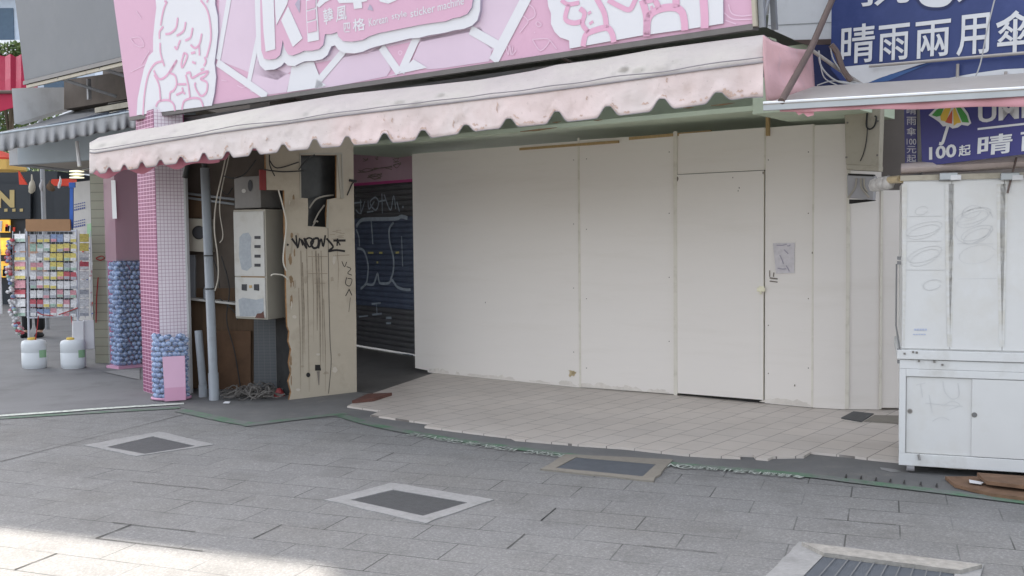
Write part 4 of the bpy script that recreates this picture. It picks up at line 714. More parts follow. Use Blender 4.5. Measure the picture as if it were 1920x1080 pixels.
def ck(f, g): # f back, g down
    ft = [(1431, 66), (1431, 116), (1437, 188)]; bt = [(1523, 96), (1526, 140), (1528, 176)]
    def pt(arr):
        q = [CK.px(*p) for p in arr]; return q[0] + (q[1] - q[0]) * min(1, g * 2) + (q[2] - q[1]) * max(0, g * 2 - 1)
    a, b = pt(ft), pt(bt); p = a + (b - a) * f
    return p + CK.n * (noise.noise(V((f * 3, g * 3, 7))) * .06 + noise.noise(V((f * 7, g * 2, 1))) * .03) * math.sin(math.pi * f) + V((0, 0, -.02 * math.sin(f * math.pi)))
MB().grid([[ck(f / 14, g_ / 12) for f in range(15)] for g_ in range(13)]).build('side_cloth', M['fabric_side'], aw, smooth=True, solid=.004)
fp = MB(); fp.tube([AP.px(180, 300, -.08), AP.px(800, 215, -.08), AP.px(1425, 128, -.08)], .02, 8); fp.build('frame_tube', M['grey_metal'], aw)
fp = MB()
for x in (200, 800, 1400): p = AP.px(x, lerp(seamy, x), -.08); fp.tube([p, p - AP.n * 1.2 + V((0, 0, .05))], .018, 8)
fp.build('frame_arm', M['grey_metal'], aw)

# ================================================================== PINK SIGN
sa, sb, sc = D(243, 219, 9.9), D(1412, 44, 6.6), D(228, 0, 9.75); SG = Plane(sa, sb, sc)
sg = thing('pink_shop_sign', 'large pink shop sign with white lettering and line drawn figures', 'sign', sa)
up = SG.v * 1.9
mb = MB(); mb.prism([sa, sb, sb + up, sa + up], -SG.n * .14, 0, 1); mb.build('panel', [M['pink_sign'], M['sign_frame']], sg)
def S(x, y, k=1): return SG.px(x, y, .0035 * k)
def spoly(name, pts, m_, k, tgt=sg):
    mb = MB(); mb.face([S(x, y, k) for x, y in pts]); return mb.build(name, m_, tgt)
# lilac panes and white bands of the background pattern
li = MB()
for pts in ([(411, 0), (436, -70), (1010, -110), (985, 0), (937, 80), (925, 96), (898, 70), (880, 60), (560, 125), (520, 150), (478, 140), (407, 112)], [(465, 153), (488, 105), (520, 130), (545, 140), (537, 173), (500, 178), (470, 172)], [(590, 168), (600, 150), (640, 102), (690, 100), (715, 85), (733, 130), (725, 143), (660, 156)], [(774, 110), (790, 72), (900, 50), (924, 88), (917, 115), (830, 128), (800, 130)]):
    li.face([S(x, y, 1) for x, y in pts])
li.build('pattern_pane', M['lilac'], sg)
pt_ = MB()
for pts in ([(725, 88), (750, 134), (773, 78)],): pt_.face([S(x, y, 1.4) for x, y in pts])
pt_.build('pattern_pane', M['pink_sign'], sg)
wb = MB()
def band(a, b, w, k=2.0): wb.ribbon([S(*a, k), S(*b, k)], w, SG.n)
band((436, -40), (409, 112), .055); band((407, 117), (500, 181), .07, 2.1); band((486, 60), (467, 150), .05, 2.2); band((990, -10), (925, 115), .085); band((882, 56), (935, 86), .07, 2.1); band((715, 88), (748, 136), .07, 2.2); band((785, 62), (752, 135), .07, 2.3); band((645, 95), (594, 155), .06, 2.4); 
for pts in ([(548, 120), (588, 115), (607, 163), (538, 173)], [(748, 137), (775, 111), (801, 127), (722, 144)], [(594, 148), (612, 160), (590, 166)]): wb.face([S(x, y, 2.6) for x, y in pts])
wb.build('pattern_band', M['white_vinyl'], sg)
fl = MB()
def fline(pts, w=.008, k=1.6): fl.ribbon(spline([S(x, y, k) for x, y in pts], 5), w, SG.n)
for pts in ([(244, 72), (262, 70), (270, 85), (262, 88), (252, 82), (244, 72)], [(255, 20), (265, 35)], [(245, 135), (275, 120)], [(415, 150), (425, 152)], [(445, 160), (455, 164), (468, 158)], [(955, 90), (948, 82), (953, 103), (956, 84), (958, 103), (962, 86), (960, 103), (968, 94)], [(970, 40), (980, 30), (990, 40), (982, 52), (974, 62)], [(985, 5), (1000, 15), (1003, 30), (990, 38)], [(998, 74), (1030, 74), (1014, 95), (998, 74)], [(1030, 74), (1044, 92)], [(1002, 60), (1003, 62)], [(1008, 40), (1015, 46), (1010, 50), (1005, 45), (1008, 40)], [(1366, 8), (1372, 25), (1390, 30), (1410, 28)], [(1358, 24), (1375, 36), (1410, 36)], [(1360, 38), (1380, 45)], [(265, 120), (280, 95)], [(750, 95), (754, 98), (750, 103), (747, 98), (750, 95)]): fline(pts)
fl.build('pattern_doodle', M['faint_line'], sg)
# girl figure: white cut-out and pink line drawing
FW = M['white_vinyl']
sh_grey = mat('sign_relief_edge', (.40, .36, .45), .6)
def relief(name, pts, k, th, m_, parent=sg):
    mb = MB(); mb.prism([SG.px(x, y, k) for x, y in pts], -SG.n * th, 0, 1); return mb.build(name, [m_, sh_grey], parent)
girl = [(256, 216), (258, 185), (264, 155), (270, 128), (279, 105), (287, 97), (287, 70), (290, 40), (293, 15), (290, -20), (300, -60), (350, -75), (395, -60), (404, -20), (403, 8), (408, 30), (409, 60), (405, 95), (402, 118), (405, 145), (402, 175), (397, 198)]
gfig = relief('figure_cutout', girl, .018, .015, FW)
ln = MB()
def l(pts, w=.026, k=6.2, m_=0): ln.ribbon(spline([S(x, y, k) for x, y in pts], 6), w, SG.n, m_)
for pts in ([(313, 3), (306, 20), (301, 48)], [(306, 50), (299, 60), (299, 73)], [(300, 80), (301, 100), (308, 124)], [(376, 0), (388, 18), (394, 45), (395, 75), (387, 108)], [(333, 33), (330, 52), (320, 62), (310, 64)], [(348, 41), (344, 58), (331, 67)], [(361, 52), (357, 70), (347, 76)], [(378, 63), (374, 82), (366, 90), (357, 84)], [(373, 85), (374, 104)], [(338, 75), (334, 85)], [(327, 87), (331, 92), (334, 86)],
            [(345, 99), (351, 105), (342, 126), (340, 118), (345, 99)], [(304, 115), (290, 120), (278, 140), (271, 175), (268, 216)], [(288, 132), (298, 148), (312, 142), (328, 118), (331, 114), (322, 130), (318, 136), (328, 142), (331, 158), (325, 170), (319, 174), (318, 188)], [(289, 140), (298, 160), (301, 190)], [(292, 200), (298, 190), (315, 188), (325, 195), (328, 208)], [(341, 206), (345, 190), (360, 184), (375, 186), (381, 200)], [(333, 158), (349, 158)], [(341, 164), (342, 172), (330, 178)], [(342, 172), (347, 176)], [(348, 140), (353, 160), (356, 184)], [(349, 138), (356, 136), (360, 146), (375, 138), (390, 134), (384, 143), (376, 148), (388, 155), (387, 172), (378, 180), (370, 172), (365, 160), (367, 155)], [(383, 107), (386, 115), (382, 124)], [(376, 131), (382, 129)], [(358, 100), (366, 98)], [(360, 116), (367, 119)]): l(pts, .021)
for pts in ([(308, 2), (312, 3)], [(388, 5), (391, -8)]): l(pts, .02)
ln.build('figure_outline', M['pink_line'], sg)
# second figure, cut by the frame top
fig2 = [(1096, 82), (1068, 91), (1067, 76), (1050, 70), (1040, 60), (1033, 45), (1033, 25), (1028, 12), (1024, -20), (1030, -70), (1355, -110), (1356, 44), (1300, 53), (1200, 67)]
relief('figure_cutout', [(1068, 91)] + fig2[2:], .018, .015, FW)
ln = MB()
for pts, w in (([(1052, 0), (1065, 8), (1086, 5)], .03), ([(1066, 8), (1060, 35), (1075, 43), (1090, 40)], .035), ([(1087, 16), (1096, 25), (1092, 45), (1103, 60)], .035), ([(1118, -4), (1133, 25), (1137, 52)], .04), ([(1093, 87), (1098, 66), (1112, 58), (1137, 52), (1147, 62), (1151, 79)], .042), ([(1102, 26), (1108, 22)], .02), ([(1105, 45), (1112, 40)], .02), ([(1140, 0), (1162, 12), (1180, 18), (1190, 2), (1196, -15)], .035), ([(1204, 0), (1212, 30), (1212, 68)], .05), ([(1214, 30), (1218, 25)], .03), ([(1213, 66), (1214, 40), (1222, 25), (1240, 16), (1264, 14), (1278, 22), (1283, 40), (1284, 57)], .050), ([(1228, 0), (1236, 16)], .04), ([(1267, -5), (1268, 14)], .05), ([(1318, -15), (1321, 30), (1321, 53)], .055), ([(1219, 14), (1224, 13)], .02), ([(1219, 24), (1222, 22)], .02), ([(1205, 4), (1216, 2), (1226, 0)], .03)): l(pts, w)
ln.build('figure_outline', M['pink_line'], sg)
# lettering plaque: white relief, pink inset, white letters
plq = [(478, -60), (478, 10), (480, 60), (482, 105), (487, 122), (497, 132), (515, 130), (527, 124), (533, 117), (540, 123), (552, 124), (563, 118), (571, 115), (590, 114), (604, 111), (614, 103), (621, 87), (628, 85), (634, 93), (645, 99), (665, 100), (680, 97), (693, 91), (706, 87), (722, 83), (736, 80), (752, 76), (768, 72), (785, 71), (805, 66), (825, 63), (840, 60), (850, 57), (870, 54), (885, 48), (895, 38), (900, 20), (902, -60)]
relief('lettering_plaque', plq, .035, .035, FW)
ins = [(488, -58), (488, 20), (489, 70), (490, 95), (495, 110), (505, 112), (517, 110), (525, 103), (528, 88), (530, 75), (534, 92), (540, 102), (548, 104), (560, 100), (570, 95), (585, 95), (598, 92), (606, 84), (609, 64), (620, 64), (632, 60), (634, 68), (643, 77), (660, 78), (680, 75), (692, 68), (710, 62), (730, 58), (745, 55), (765, 51), (785, 47), (810, 43), (835, 40), (850, 34), (862, 32), (876, 26), (884, 14), (887, -5), (888, -60)]
relief('lettering_plaque', ins, .050, .015, M['pink_sign'])
lt = MB(); KK = .052
def LP(pts, mi=0, mb=lt, k=KK): mb.prism([SG.px(x, y, k + .004) for x, y in pts], -SG.n * .004, mi)
LP([(490, -60), (513, -60), (513, 0), (516, 92), (498, 97), (494, 60), (491, 0)]); LP([(515, -5), (536, -40), (550, -40), (538, 8), (518, 47), (516, 20)]); LP([(540, 12), (567, 72), (549, 88), (527, 38)])
LP([(573, -40), (592, -40), (594, 10), (598, 75), (577, 79), (574, 30)]); LP([(593, 10), (600, -2), (616, -12), (622, -2), (610, 4), (598, 14)])
LP([(632, 0), (660, -25), (680, -40), (688, -12), (688, 2), (678, 4), (679, 15), (664, 17), (662, 5), (636, 6)])
LP([(705, -20), (720, -55), (745, -50), (752, -20), (744, 0), (728, 7), (712, 3)]); LP([(762, -20), (775, -60), (805, -62), (815, -30), (806, -8), (785, -2), (768, -6)])
lt.build('lettering', FW, sg)
ld_ = MB()
for pts in ([(575, 22), (591, 17), (592, 35), (576, 40)], [(576, 43), (593, 38), (594, 58), (577, 62)], [(575, 2), (591, -3), (591, 14), (575, 19)]): LP(pts, 0, ld_, .057)
ld_.build('letter_infill', M['pink_sign'], sg)
tx = MB()
def stext(body, bl, br, tl, bold=0.0, mb=tx, k=.053): letters(mb, body, SG.px(*bl, k), SG.px(*br, k), SG.px(*tl, k), bold)
stext('韓', (608, 47), (626, 43), (605, 17), .012); stext('風', (630, 42), (650, 37), (630, 14), .012); stext('四', (645, 61), (657, 60), (644, 43), .012); stext('格', (662, 60), (685, 56), (661, 36), .012)
for i_, (body, x0, x1, ya, yb) in enumerate((('Korean', 692, 727, 50, 42), ('style', 735, 763, 40, 34), ('sticker', 770, 816, 33, 22), ('machine', 821, 870, 21, 8))):
    stext(body, (x0, ya), (x1, yb), (x0 - 1, ya - 15), .006)
tx.build('lettering', FW, sg)
for pts in ([(689, 18), (693, 8), (697, 12), (700, 20)], [(553, 8), (558, 0), (563, 0), (562, 25)]): MB().face([SG.px(x, y, .0535) for x, y in pts]).build('lettering_shadow', sh_grey, sg)
# steel frame of the sign
fr = MB(); fr.box((sa + sb) / 2 - SG.v * .020 - SG.n * .05, (sb - sa) / 2, SG.v * .018, SG.n * .06); fr.build('bottom_rail', M['sign_frame'], sg)
fr = MB(); f1 = D(1000, 120, 8.2); f2 = D(1424, 60, 7.0); fr.prism([sa - SG.v * .06 - SG.n * .22, sb - SG.v * .06 - SG.n * .22, sb - SG.v * .33 - SG.n * .40, sa - SG.v * .24 - SG.n * .40], -SG.n * .02); fr.build('backing_sheet', M['grey_metal'], sg)
fr = MB(); fr.tube([SG.px(1040, 101, -.12), SG.px(1385, 50, -.12)], .013, 6); fr.build('tie_rod', M['wood'], sg)
fr = MB(); e = sb - SG.n * .02
for o_ in (0, .13): fr.box(e + SG.u * .05 - SG.n * (.02 + o_ * 2) + SG.v * .75, SG.u * .018, SG.v * .78, SG.n * .02)
for k in range(5): fr.tube([e + SG.u * .05 - SG.n * .02 + SG.v * (k * .3), e + SG.u * .05 - SG.n * .28 + SG.v * (k * .3 + .28)], .012, 6)
fr.build('lattice_frame', M['grey_metal'], sg)
fr = MB(); fr.box(sb + SG.u * .015 - SG.n * .04 + SG.v * .9, SG.u * .012, SG.v * .92, SG.n * .06); fr.build('end_strip', M['beige'], sg)
fr = MB()
for x in (492, 533, 1056): p = SG.px(x, 178 if x < 600 else 110, -.12); fr.tube([p, p - SG.n * .25 - V((0, 0, .05))], .012, 6)
fr.build('hanger', M['brown'], sg)

# ================================================================== UMBRELLA SHOP: white box, blue signs, canopy
BO = D(1560, 75, 7.25); BS = Plane(BO, BO + FU)
wbx = thing('white_side_panel', 'white clad panel between the pink sign and the blue sign', 'panel', BS.px(1500, 76, -.3))
mb = MB(); mb.prism([BS.px(x, y, -.32) for x, y in [(1439, 52), (1490, 75), (1559, 73), (1565, -120), (1455, -120)]], -BS.n * .12); mb.build('cladding', M['white_panel'], wbx)
mb = MB(); mb.ribbon([BS.px(1440, 48, -.315), BS.px(1559, 42, -.315)], .006, BS.n); mb.build('seam', M['canopy_edge'], wbx)
mb = MB(); mb.prism([BS.px(x, y, -.30) for x, y in [(1487, 75), (1560, 73), (1561, 82), (1520, 86), (1500, 80)]], -BS.n * .2); mb.build('bottom_trim', M['brown'], wbx)
bs = thing('blue_shop_sign', 'dark blue shop sign with large white brush characters above the grey canopy', 'sign', BS.px(1700, 160))
mb = MB(); mb.prism([BS.px(x, y) for x, y in [(1560, -110), (1558, 130), (1590, 168), (1990, 128), (1990, -160)]], -BS.n * .12); mb.build('panel', M['blue_sign'], bs)
mb = MB(); mb.prism([BS.px(x, y, -.2) for x, y in [(1521, 84), (1600, 84), (1600, 172), (1526, 172)]], -BS.n * .05); mb.build('lower_panel', M['navy_dk'], bs)
def B(x, y, k=.006): return BS.px(x, y, k)
bt = MB(); bo = MB()
for ch, x0, x1, yb, yt in (('晴', 1576, 1639, 121, 46), ('雨', 1646, 1704, 116, 46), ('兩', 1715, 1781, 111, 39), ('用', 1793, 1854, 106, 27), ('傘', 1866, 1942, 103, 20), ('抗', 1612, 1706, 14, -62), ('U', 1728, 1762, 7, -50), ('V', 1782, 1850, 3, -56)):
    sl = .09 * (x1 - x0); 
    if ch == 'U':
        for mb, w, k in ((bo, .095, .004), (bt, .06, .006)): mb.ribbon(spline([B(x, y, k) for x, y in [(1724, -20), (1735, 0), (1755, 5), (1775, 0), (1786, -25)]], 6), w, BS.n)
        continue
    if ch == 'V': 
        for mb, w, k in ((bo, .07, .004), (bt, .04, .006)): mb.ribbon(spline([B(x, y, k) for x, y in [(1795, 0), (1810, -12)]], 6), w, BS.n)
        continue
    letters(bo, ch, B(x0, yb, .004), B(x1, yb - sl, .004), B(x0 + 2, yt + sl * .5, .004), .012); letters(bt, ch, B(x0, yb, .008), B(x1, yb - sl, .008), B(x0 + 2, yt + sl * .5, .008), .011)
bo.build('letter_outline', M['navy_dk'], bs); bt.build('lettering', M['letter'], bs)
wv = MB(); wv.face([B(x, y, .004) for x, y in [(1584, 125), (1625, 121), (1700, 116), (1760, 112), (1725, 121), (1695, 131), (1650, 146), (1628, 155), (1605, 158)]]); wv.face([B(x, y, .004) for x, y in [(1640, 162), (1700, 156), (1780, 146), (1830, 137), (1880, 130), (1960, 126), (1960, 134), (1900, 146), (1800, 158), (1700, 166)]]); wv.build('wave_stripe', M['letter'], bs)
wv = MB(); wv.face([B(x, y, .005) for x, y in [(1628, 155), (1670, 139), (1690, 134), (1745, 118), (1760, 113), (1730, 124), (1690, 141), (1665, 152)]]); wv.build('wave_shade', M['mid_blue'], bs)
rod = MB(); rod.tube([BS.px(1630, 124, .06), BS.px(1960, 96, .06)], .011, 8); tag(rod.build('sign_rail', M['canopy'], loc=BS.px(1630, 124)), 'thin pale rail crossing the lower part of the blue sign', 'rail')
CA = Plane(V((1.5, 6.0, 0)), V((1.5, 6.0, 0)) + PD.normalized()); Cn = CA.n
ca_ = thing('grey_canopy', 'grey sheet metal canopy over the white cart with pink cloth under its edge', 'canopy', CA.px(1600, 195))
a, b = CA.px(1431, 197), CA.px(1920, 169); b = a + (b - a) * 2.0
mb = MB(); mb.quad(a, b, b - Cn * .8 + V((0, 0, .20)), a - Cn * .8 + V((0, 0, .20)) + CA.u * .25); mb.build('sheet', M['canopy'], ca_, solid=.01)
mb = MB(); a2, b2 = CA.px(1431, 207), CA.px(1920, 180); b2 = a2 + (b2 - a2) * 2; mb.prism([a2, b2, b + V((0, 0, .012)), a + V((0, 0, .012))], -Cn * .03); mb.build('edge_strip', M['canopy_edge'], ca_)
mb = MB(); mb.tube([a + Cn * .004 + V((0, 0, .012)), b + Cn * .004 + V((0, 0, .012))], .008, 6); mb.build('edge_lip', M['white_panel'], ca_)
mb = MB(); mb.grid([[CA.px(x, yy(x), -.04 + .012 * math.sin(x * .05)) for x in range(1462, 2100, 12)] for yy in (lambda x: 206 - (x - 1462) * .0595, lambda x: 208 - (x - 1462) * .045, lambda x: 209.5 - (x - 1462) * .022 + 1.2 * math.sin(x * .03))]); mb.build('cloth_strip', M['pinkcloth'], ca_, smooth=True, solid=.003)
mb = MB(); mb.face([CA.px(x, y, -.06) for x, y in [(1486, 205), (1498, 216), (1506, 212), (1514, 219), (1526, 216), (1526, 205)]]); mb.build('torn_cloth', M['pinkcloth'], ca_)
mb = MB(); mb.tube([CA.px(1465, 190, .01), D(1520, 92, 6.5), D(1566, -14, 7.0)], .021, 10); tag(mb.build('diagonal_strut', M['brown'], loc=CA.px(1465, 190)), 'rusty brown diagonal strut rising from the canopy edge', 'strut')
mb = MB(); mb.tube([D(1516, 90, 6.7), D(1570, 128, 6.85), D(1618, 160, 7.0)], .013, 8); tag(mb.build('thin_brace', M['canopy'], loc=D(1516, 90, 6.7)), 'thin pale brace running down to the canopy from the brown strut', 'brace')
mb = MB()
for pts, Y, r in (([(1535, 95), (1540, 125), (1565, 150), (1600, 157), (1690, 161), (1800, 156), (1920, 146)], 6.75, .006), ([(1557, 88), (1562, 110), (1575, 130), (1592, 150), (1640, 163)], 6.8, .005), ([(1532, 160), (1560, 152), (1600, 155)], 6.8, .004), ([(1866, -5), (1850, 60), (1838, 120), (1822, 160)], 6.4, .0045), ([(1537, 110), (1545, 145), (1570, 160)], 6.7, .004)):
    mb.tube(spline([D(x, y, Y) for x, y in pts], 6), r, 6)
tag(mb.build('sign_cables', mat('pale_cable', (.33, .33, .33), .5), loc=D(1600, 157, 6.8)), 'pale loose cables looped along the bottom of the blue sign', 'cables')
mb = MB(); mb.tube(spline([D(x, y, 6.76) for x, y in [(1600, 160), (1690, 166), (1800, 159), (1930, 148)]], 6), .010, 6); mb.tube(spline([D(x, y, 6.8) for x, y in [(1558, 84), (1570, 100), (1580, 130), (1596, 152)]], 4), .02, 6); tag(mb.build('dark_cable', M['brown'], loc=D(1700, 166, 6.8)), 'dark brown cable along the canopy top under the blue sign', 'cable')
mb = MB()
for x, y0, y1 in ((1796, 120, 149), (1886, 134, 146)): mb.tube([BS.px(x, y0, .03), BS.px(x - 1, y1, .03)], .010, 6)
tag(mb.build('sign_brackets', M['canopy'], loc=BS.px(1796, 149)), 'short pale brackets fixed on the lower blue sign', 'brackets')

# ================================================================== WHITE CART
k0 = V((2.405, 6.2, 0)); KP = Plane(k0, k0 + PD); KD = PB * 1.0; KL = 2.2
kt = thing('white_cart', 'white shuttered market cart on castors at the right', 'cart', k0 + PD * 1.0 + PB * .5)
zb, zl, zm, zt_ = KP.px(1692, 872).z, KP.px(1690, 690).z, KP.px(1690, 657).z, KP.px(1690, 338).z
def kq(a, b, z0, z1, off): return [k0 + PD * a + KP.n * off + V((0, 0, z0)), k0 + PD * b + KP.n * off + V((0, 0, z0)), k0 + PD * b + KP.n * off + V((0, 0, z1)), k0 + PD * a + KP.n * off + V((0, 0, z1))]
def ku(x, y=600): return (KP.px(x, y) - k0).dot(PD)
mb = MB(); mb.prism(kq(.02, KL, zb, zl, -.02), -KP.n * .85); mb.build('lower_cabinet', M['cart'], kt, bevel=.004)
mb = MB(); ua = ku(1688, 500); mb.prism(kq(.012, KL, zm, zt_, -.025), -KP.n * .80); mb.build('body', M['cart'], kt, bevel=.004)
mb = MB(); mb.prism(kq(-.015, KL + .02, KP.px(1690, 673).z, zm + .004, .012), -KP.n * .9); mb.prism(kq(-.0, KL + .01, zl - .004, KP.px(1690, 674).z, .0), -KP.n * .88); mb.build('counter_ledge', M['cart2'], kt, bevel=.004)
x1, x2 = ku(1782), ku(1880)
for a, b in ((.012, x1 - .0015), (x1 + .0015, x2 - .0015), (x2 + .0015, KL)):
    mb = MB(); mb.prism(kq(a, b, zm + .012, zt_ - .012, -.012 if a > .1 and b < 1 else -.014), -KP.n * .010); mb.build('shutter_board', M['cart'], kt, bevel=.002)
fr = MB(); zr = KP.px(1700, 850).z
fr.prism(kq(0, KL, zb, zr, .004), -KP.n * .03); fr.prism(kq(0, ku(1698, 780), zr, zl - .0045, .004), -KP.n * .03); fr.prism(kq(ku(1698, 780), KL, zl - .05, zl - .0045, .003), -KP.n * .03); fr.build('frame_rail', M['cart2'], kt, bevel=.003)
xd = ku(1822, 780)
for a, b, o_, hx in ((ku(1698, 780) + .004, xd + .02, -.010, 1706), (xd, KL - .02, .000, 1827)):
    mb = MB(); mb.prism(kq(a, b, zr + .004, zl - .054, o_), -KP.n * .008); dd = mb.build('sliding_door', M['cart'], kt, bevel=.002)
    mb = MB(); c = KP.px(hx, 771 if hx < 1800 else 778, o_ + .002); mb.face([c + KP.u * (.016 * math.cos(t)) + V((0, 0, .016 * math.sin(t))) for t in [k * math.pi / 8 for k in range(16)]]); mb.face([c + KP.n * .001 + KP.u * (.011 * math.cos(t)) + V((0, 0, .011 * math.sin(t))) for t in [k * math.pi / 8 for k in range(16)]], 1); mb.build('finger_pull', [M['canopy'], M['bolt']] if hx < 1800 else [M['bolt'], M['rubber']], dd)
def castor(c):
    mb = MB(); mb.tube([c + KP.u * -.022 + V((0, 0, .042)), c + KP.u * .022 + V((0, 0, .042))], .042, 16); w_ = mb.build('castor', M['fixture'], kt, smooth=False)
    mb = MB(); mb.box(c + V((0, 0, .095)), KP.u * .035, V((0, 0, .012)), KP.n * .03); mb.tube([c - KP.u * .028 + V((0, 0, .09)), c - KP.u * .028 + V((0, 0, .04))], .008, 6); mb.tube([c + KP.u * .028 + V((0, 0, .09)), c + KP.u * .028 + V((0, 0, .04))], .008, 6); mb.build('castor_fork', M['canopy_edge'], w_)
for a, d_ in ((.07, .045), (KL - .1, .045), (.09, .78), (KL - .1, .78)): castor(k0 + PD * a - KP.n * d_ + V((0, 0, .012)))
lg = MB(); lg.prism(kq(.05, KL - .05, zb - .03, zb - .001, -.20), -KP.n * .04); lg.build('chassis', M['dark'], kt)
hk = MB(); p = KP.px(1722, 852, .01); hk.tube([p, p + V((.005, -.01, -.035))], .006, 6); hk.build('hook', M['bolt'], kt)
hg = MB()
for y in (484, 493, 657, 664, 678): p = KP.px(1686, y, -.015); hg.box(p, KP.u * .012, V((0, 0, .010)), KP.n * .012)
hg.tube([KP.px(1681, 495, -.03), KP.px(1680, 610, -.03), KP.px(1687, 655, -.02)], .005, 6); hg.build('hinge', M['rubber'], kt)
sc = MB()
def scr(x, y, w, h, n=2, th=.005):
    pts = []
    for q in range(14 * n): t = q / 14 * 6.28; pts.append(KP.px(x + w * math.cos(t + .3 * n) * (1 - .15 * (q // 14)), y + h * math.sin(t) + 6 * (q // 14) - 3, -.0105))
    sc.ribbon(pts, th, KP.n)
scr(1824, 408, 34, 16, 2); scr(1832, 440, 30, 15, 2); scr(1826, 426, 36, 34, 1); scr(1822, 400, 18, 12, 1); scr(1832, 480, 34, 18, 1, .003); scr(1732, 432, 35, 14, 2, .003); scr(1734, 480, 32, 16, 2, .003); scr(1748, 537, 17, 10, 1, .004); scr(1728, 398, 12, 8, 1, .003)
for a, b in (((1794, 418), (1830, 410)), ((1795, 457), (1862, 457)), ((1692, 406), (1766, 405)), ((1692, 452), (1765, 452)), ((1698, 506), (1770, 506)), ((1796, 523), (1868, 522))): sc.ribbon([KP.px(*a, -.0106), KP.px(*b, -.0106)], .004, KP.n)
sc.build('pencil_scrawl', M['pencil'], kt)
sc = MB()
for pts in ([(1768, 715), (1772, 735), (1785, 748), (1798, 742), (1796, 718)], [(1718, 722), (1735, 718)], [(1726, 722), (1730, 745)], [(1742, 740), (1748, 775)], [(1735, 756), (1805, 762)], [(1770, 760), (1785, 752), (1800, 760), (1780, 768)], [(1748, 790), (1765, 782), (1780, 788)]): sc.ribbon(spline([KP.px(x, y, -.0085) for x, y in pts], 5), .005, KP.n)
sc.build('pencil_scrawl', M['pencil'], kt)
sc = MB()
for x in range(5): sc.ribbon([KP.px(1714 + x * 5, 618, -.0107), KP.px(1718 + x * 5, 618, -.0107)], .012, KP.n); sc.ribbon([KP.px(1712 + x * 5, 627, -.0107), KP.px(1716 + x * 5, 627, -.0107)], .007, KP.n)
gr_ = MB()
for x, w in ((1780, .05), (1784, .035), (1877, .05), (1882, .04), (1696, .03)): gr_.ribbon([KP.px(x, 345, -.0112 + x * 1e-7), KP.px(x - .5, 480, -.0112 + x * 1e-7), KP.px(x - 1, 650, -.0112 + x * 1e-7)], [w, w * .8, w * .3], KP.n)
gr_.build('grime_pattern', mat('cart_grime', (.54, .525, .48), .6, var=.08, scale=3, stretch=(1, 1, 3), dirt=(.60, .60, .59), dscale=5, dth=(.4, .6), damt=.9), kt)
sc.build('faded_stamp', mat('faded_blue_ink', (.42, .46, .58), .7), kt)
for x, y in ((1696, 663), (1712, 660), (1719, 661), (1752, 678), (1723, 677), (1767, 684)): MB().box(KP.px(x, y, .014 if y < 670 else .006), KP.u * .006, V((0, 0, .006)), KP.n * .003).build('bolt', M['bolt'], kt)
# top: tape-wrapped rail, cloth roll
rl_ = thing('wrapped_rail', 'beige metal rail across the cart top, wrapped in yellowed tape', 'rail', KP.px(1690, 340))
mb = MB(); a, b = KP.px(1688, 336, -.03), KP.px(1920, 322, -.03); b = a + PD * 2.2; mb.box((a + b) / 2 + V((0, 0, .005)), PD * 1.1, V((0, 0, .016)), KP.n * .016); mb.build('tube', M['beige'], rl_)
mb = MB(); p = KP.px(1690, 336, -.03); q = D(1638, 346, 6.7); mb.tube(spline([p, (p + q) / 2 + V((0, 0, .01)), q], 5), .024, 8); mb.build('taped_end', M['tape'], rl_, smooth=True)
mb = MB(); 
for k in range(5): c = p + (q - p) * (.45 + k * .12); mb.lathe(c, [(.005, -.05), (.035, -.04), (.045 + .01 * (k % 2), -.01), (.035, .025), (.005, .04)], 9, sx=.9, rot=k)
mb.build('plastic_wrap', M['film'], rl_, smooth=True)
for x in (1778, 1893):
    mb = MB(); c = KP.px(x, 331, .0); mb.box(c, KP.u * .05, V((0, 0, .022)), KP.n * .03); mb.box(c + KP.u * .04 + V((0, 0, -.008)), KP.u * .03, V((0, 0, .016)), KP.n * .032, 1); mb.build('clip', [M['canopy_edge'], M['paper']], rl_, bevel=.005)
rows = []
for j in range(9):
    t = j / 8 * math.pi * 2; r_ = []
    for i in range(50):
        s_ = i / 49 * 2.25; c = k0 + PD * (s_ + .0) - KP.n * .10 + V((0, 0, KP.px(1690, 318).z + .01 + .035 * min(1, s_ / 1.2))); rr = .042 + .010 * noise.noise(V((s_ * 4, j, 3))) + .012 * min(1, s_)
        r_.append(c + KP.n * (math.cos(t) * rr * 1.6) + V((0, 0, math.sin(t) * rr * .8)))
    rows.append(r_)
tag(MB().grid(rows).build('cloth_roll', M['cloth'], loc=KP.px(1700, 330), smooth=True), 'dusty pale pink cloth roll lying on top of the white cart', 'cloth roll')
mb = MB(); mb.tube([D(1906, 295, 6.0), D(1889, 362, 6.0)], .006, 6); tag(mb.build('hanging_rod', M['brown'], loc=D(1889, 362, 6.0)), 'thin dark rod hanging over the cart top at the right edge', 'rod')
# umbrella sign over the cart
u1, u2, u3 = D(1729, 312, 6.25), D(1920, 289, 5.70), D(1727, 190, 6.25); US = Plane(u1, u2, u3)
us = thing('umbrella_sign', 'violet blue sign with a coloured umbrella and 100 above the cart', 'sign', u1)
mb = MB(); u2x = u1 + (u2 - u1) * 1.9; mb.prism([u1, u2x, u2x + US.v * .34, u1 + US.v * .37], -US.n * .03, 0, 1); mb.build('panel', [M['blue_sign2'], M['navy_dk']], us)
def U(x, y, k=.004): return US.px(x, y, k)
ul = MB(); letters(ul, '100', U(1742, 300), U(1793, 294), U(1742, 276), .03); letters(ul, '起', U(1797, 294), U(1820, 291), U(1798, 273), .02); letters(ul, '晴', U(1832, 293), U(1897, 286), U(1834, 256), .018); letters(ul, '雨', U(1912, 284), U(1975, 277), U(1914, 248), .018); letters(ul, 'UMBRELLA', U(1834, 231), U(2120, 199), U(1834, 199), .028)
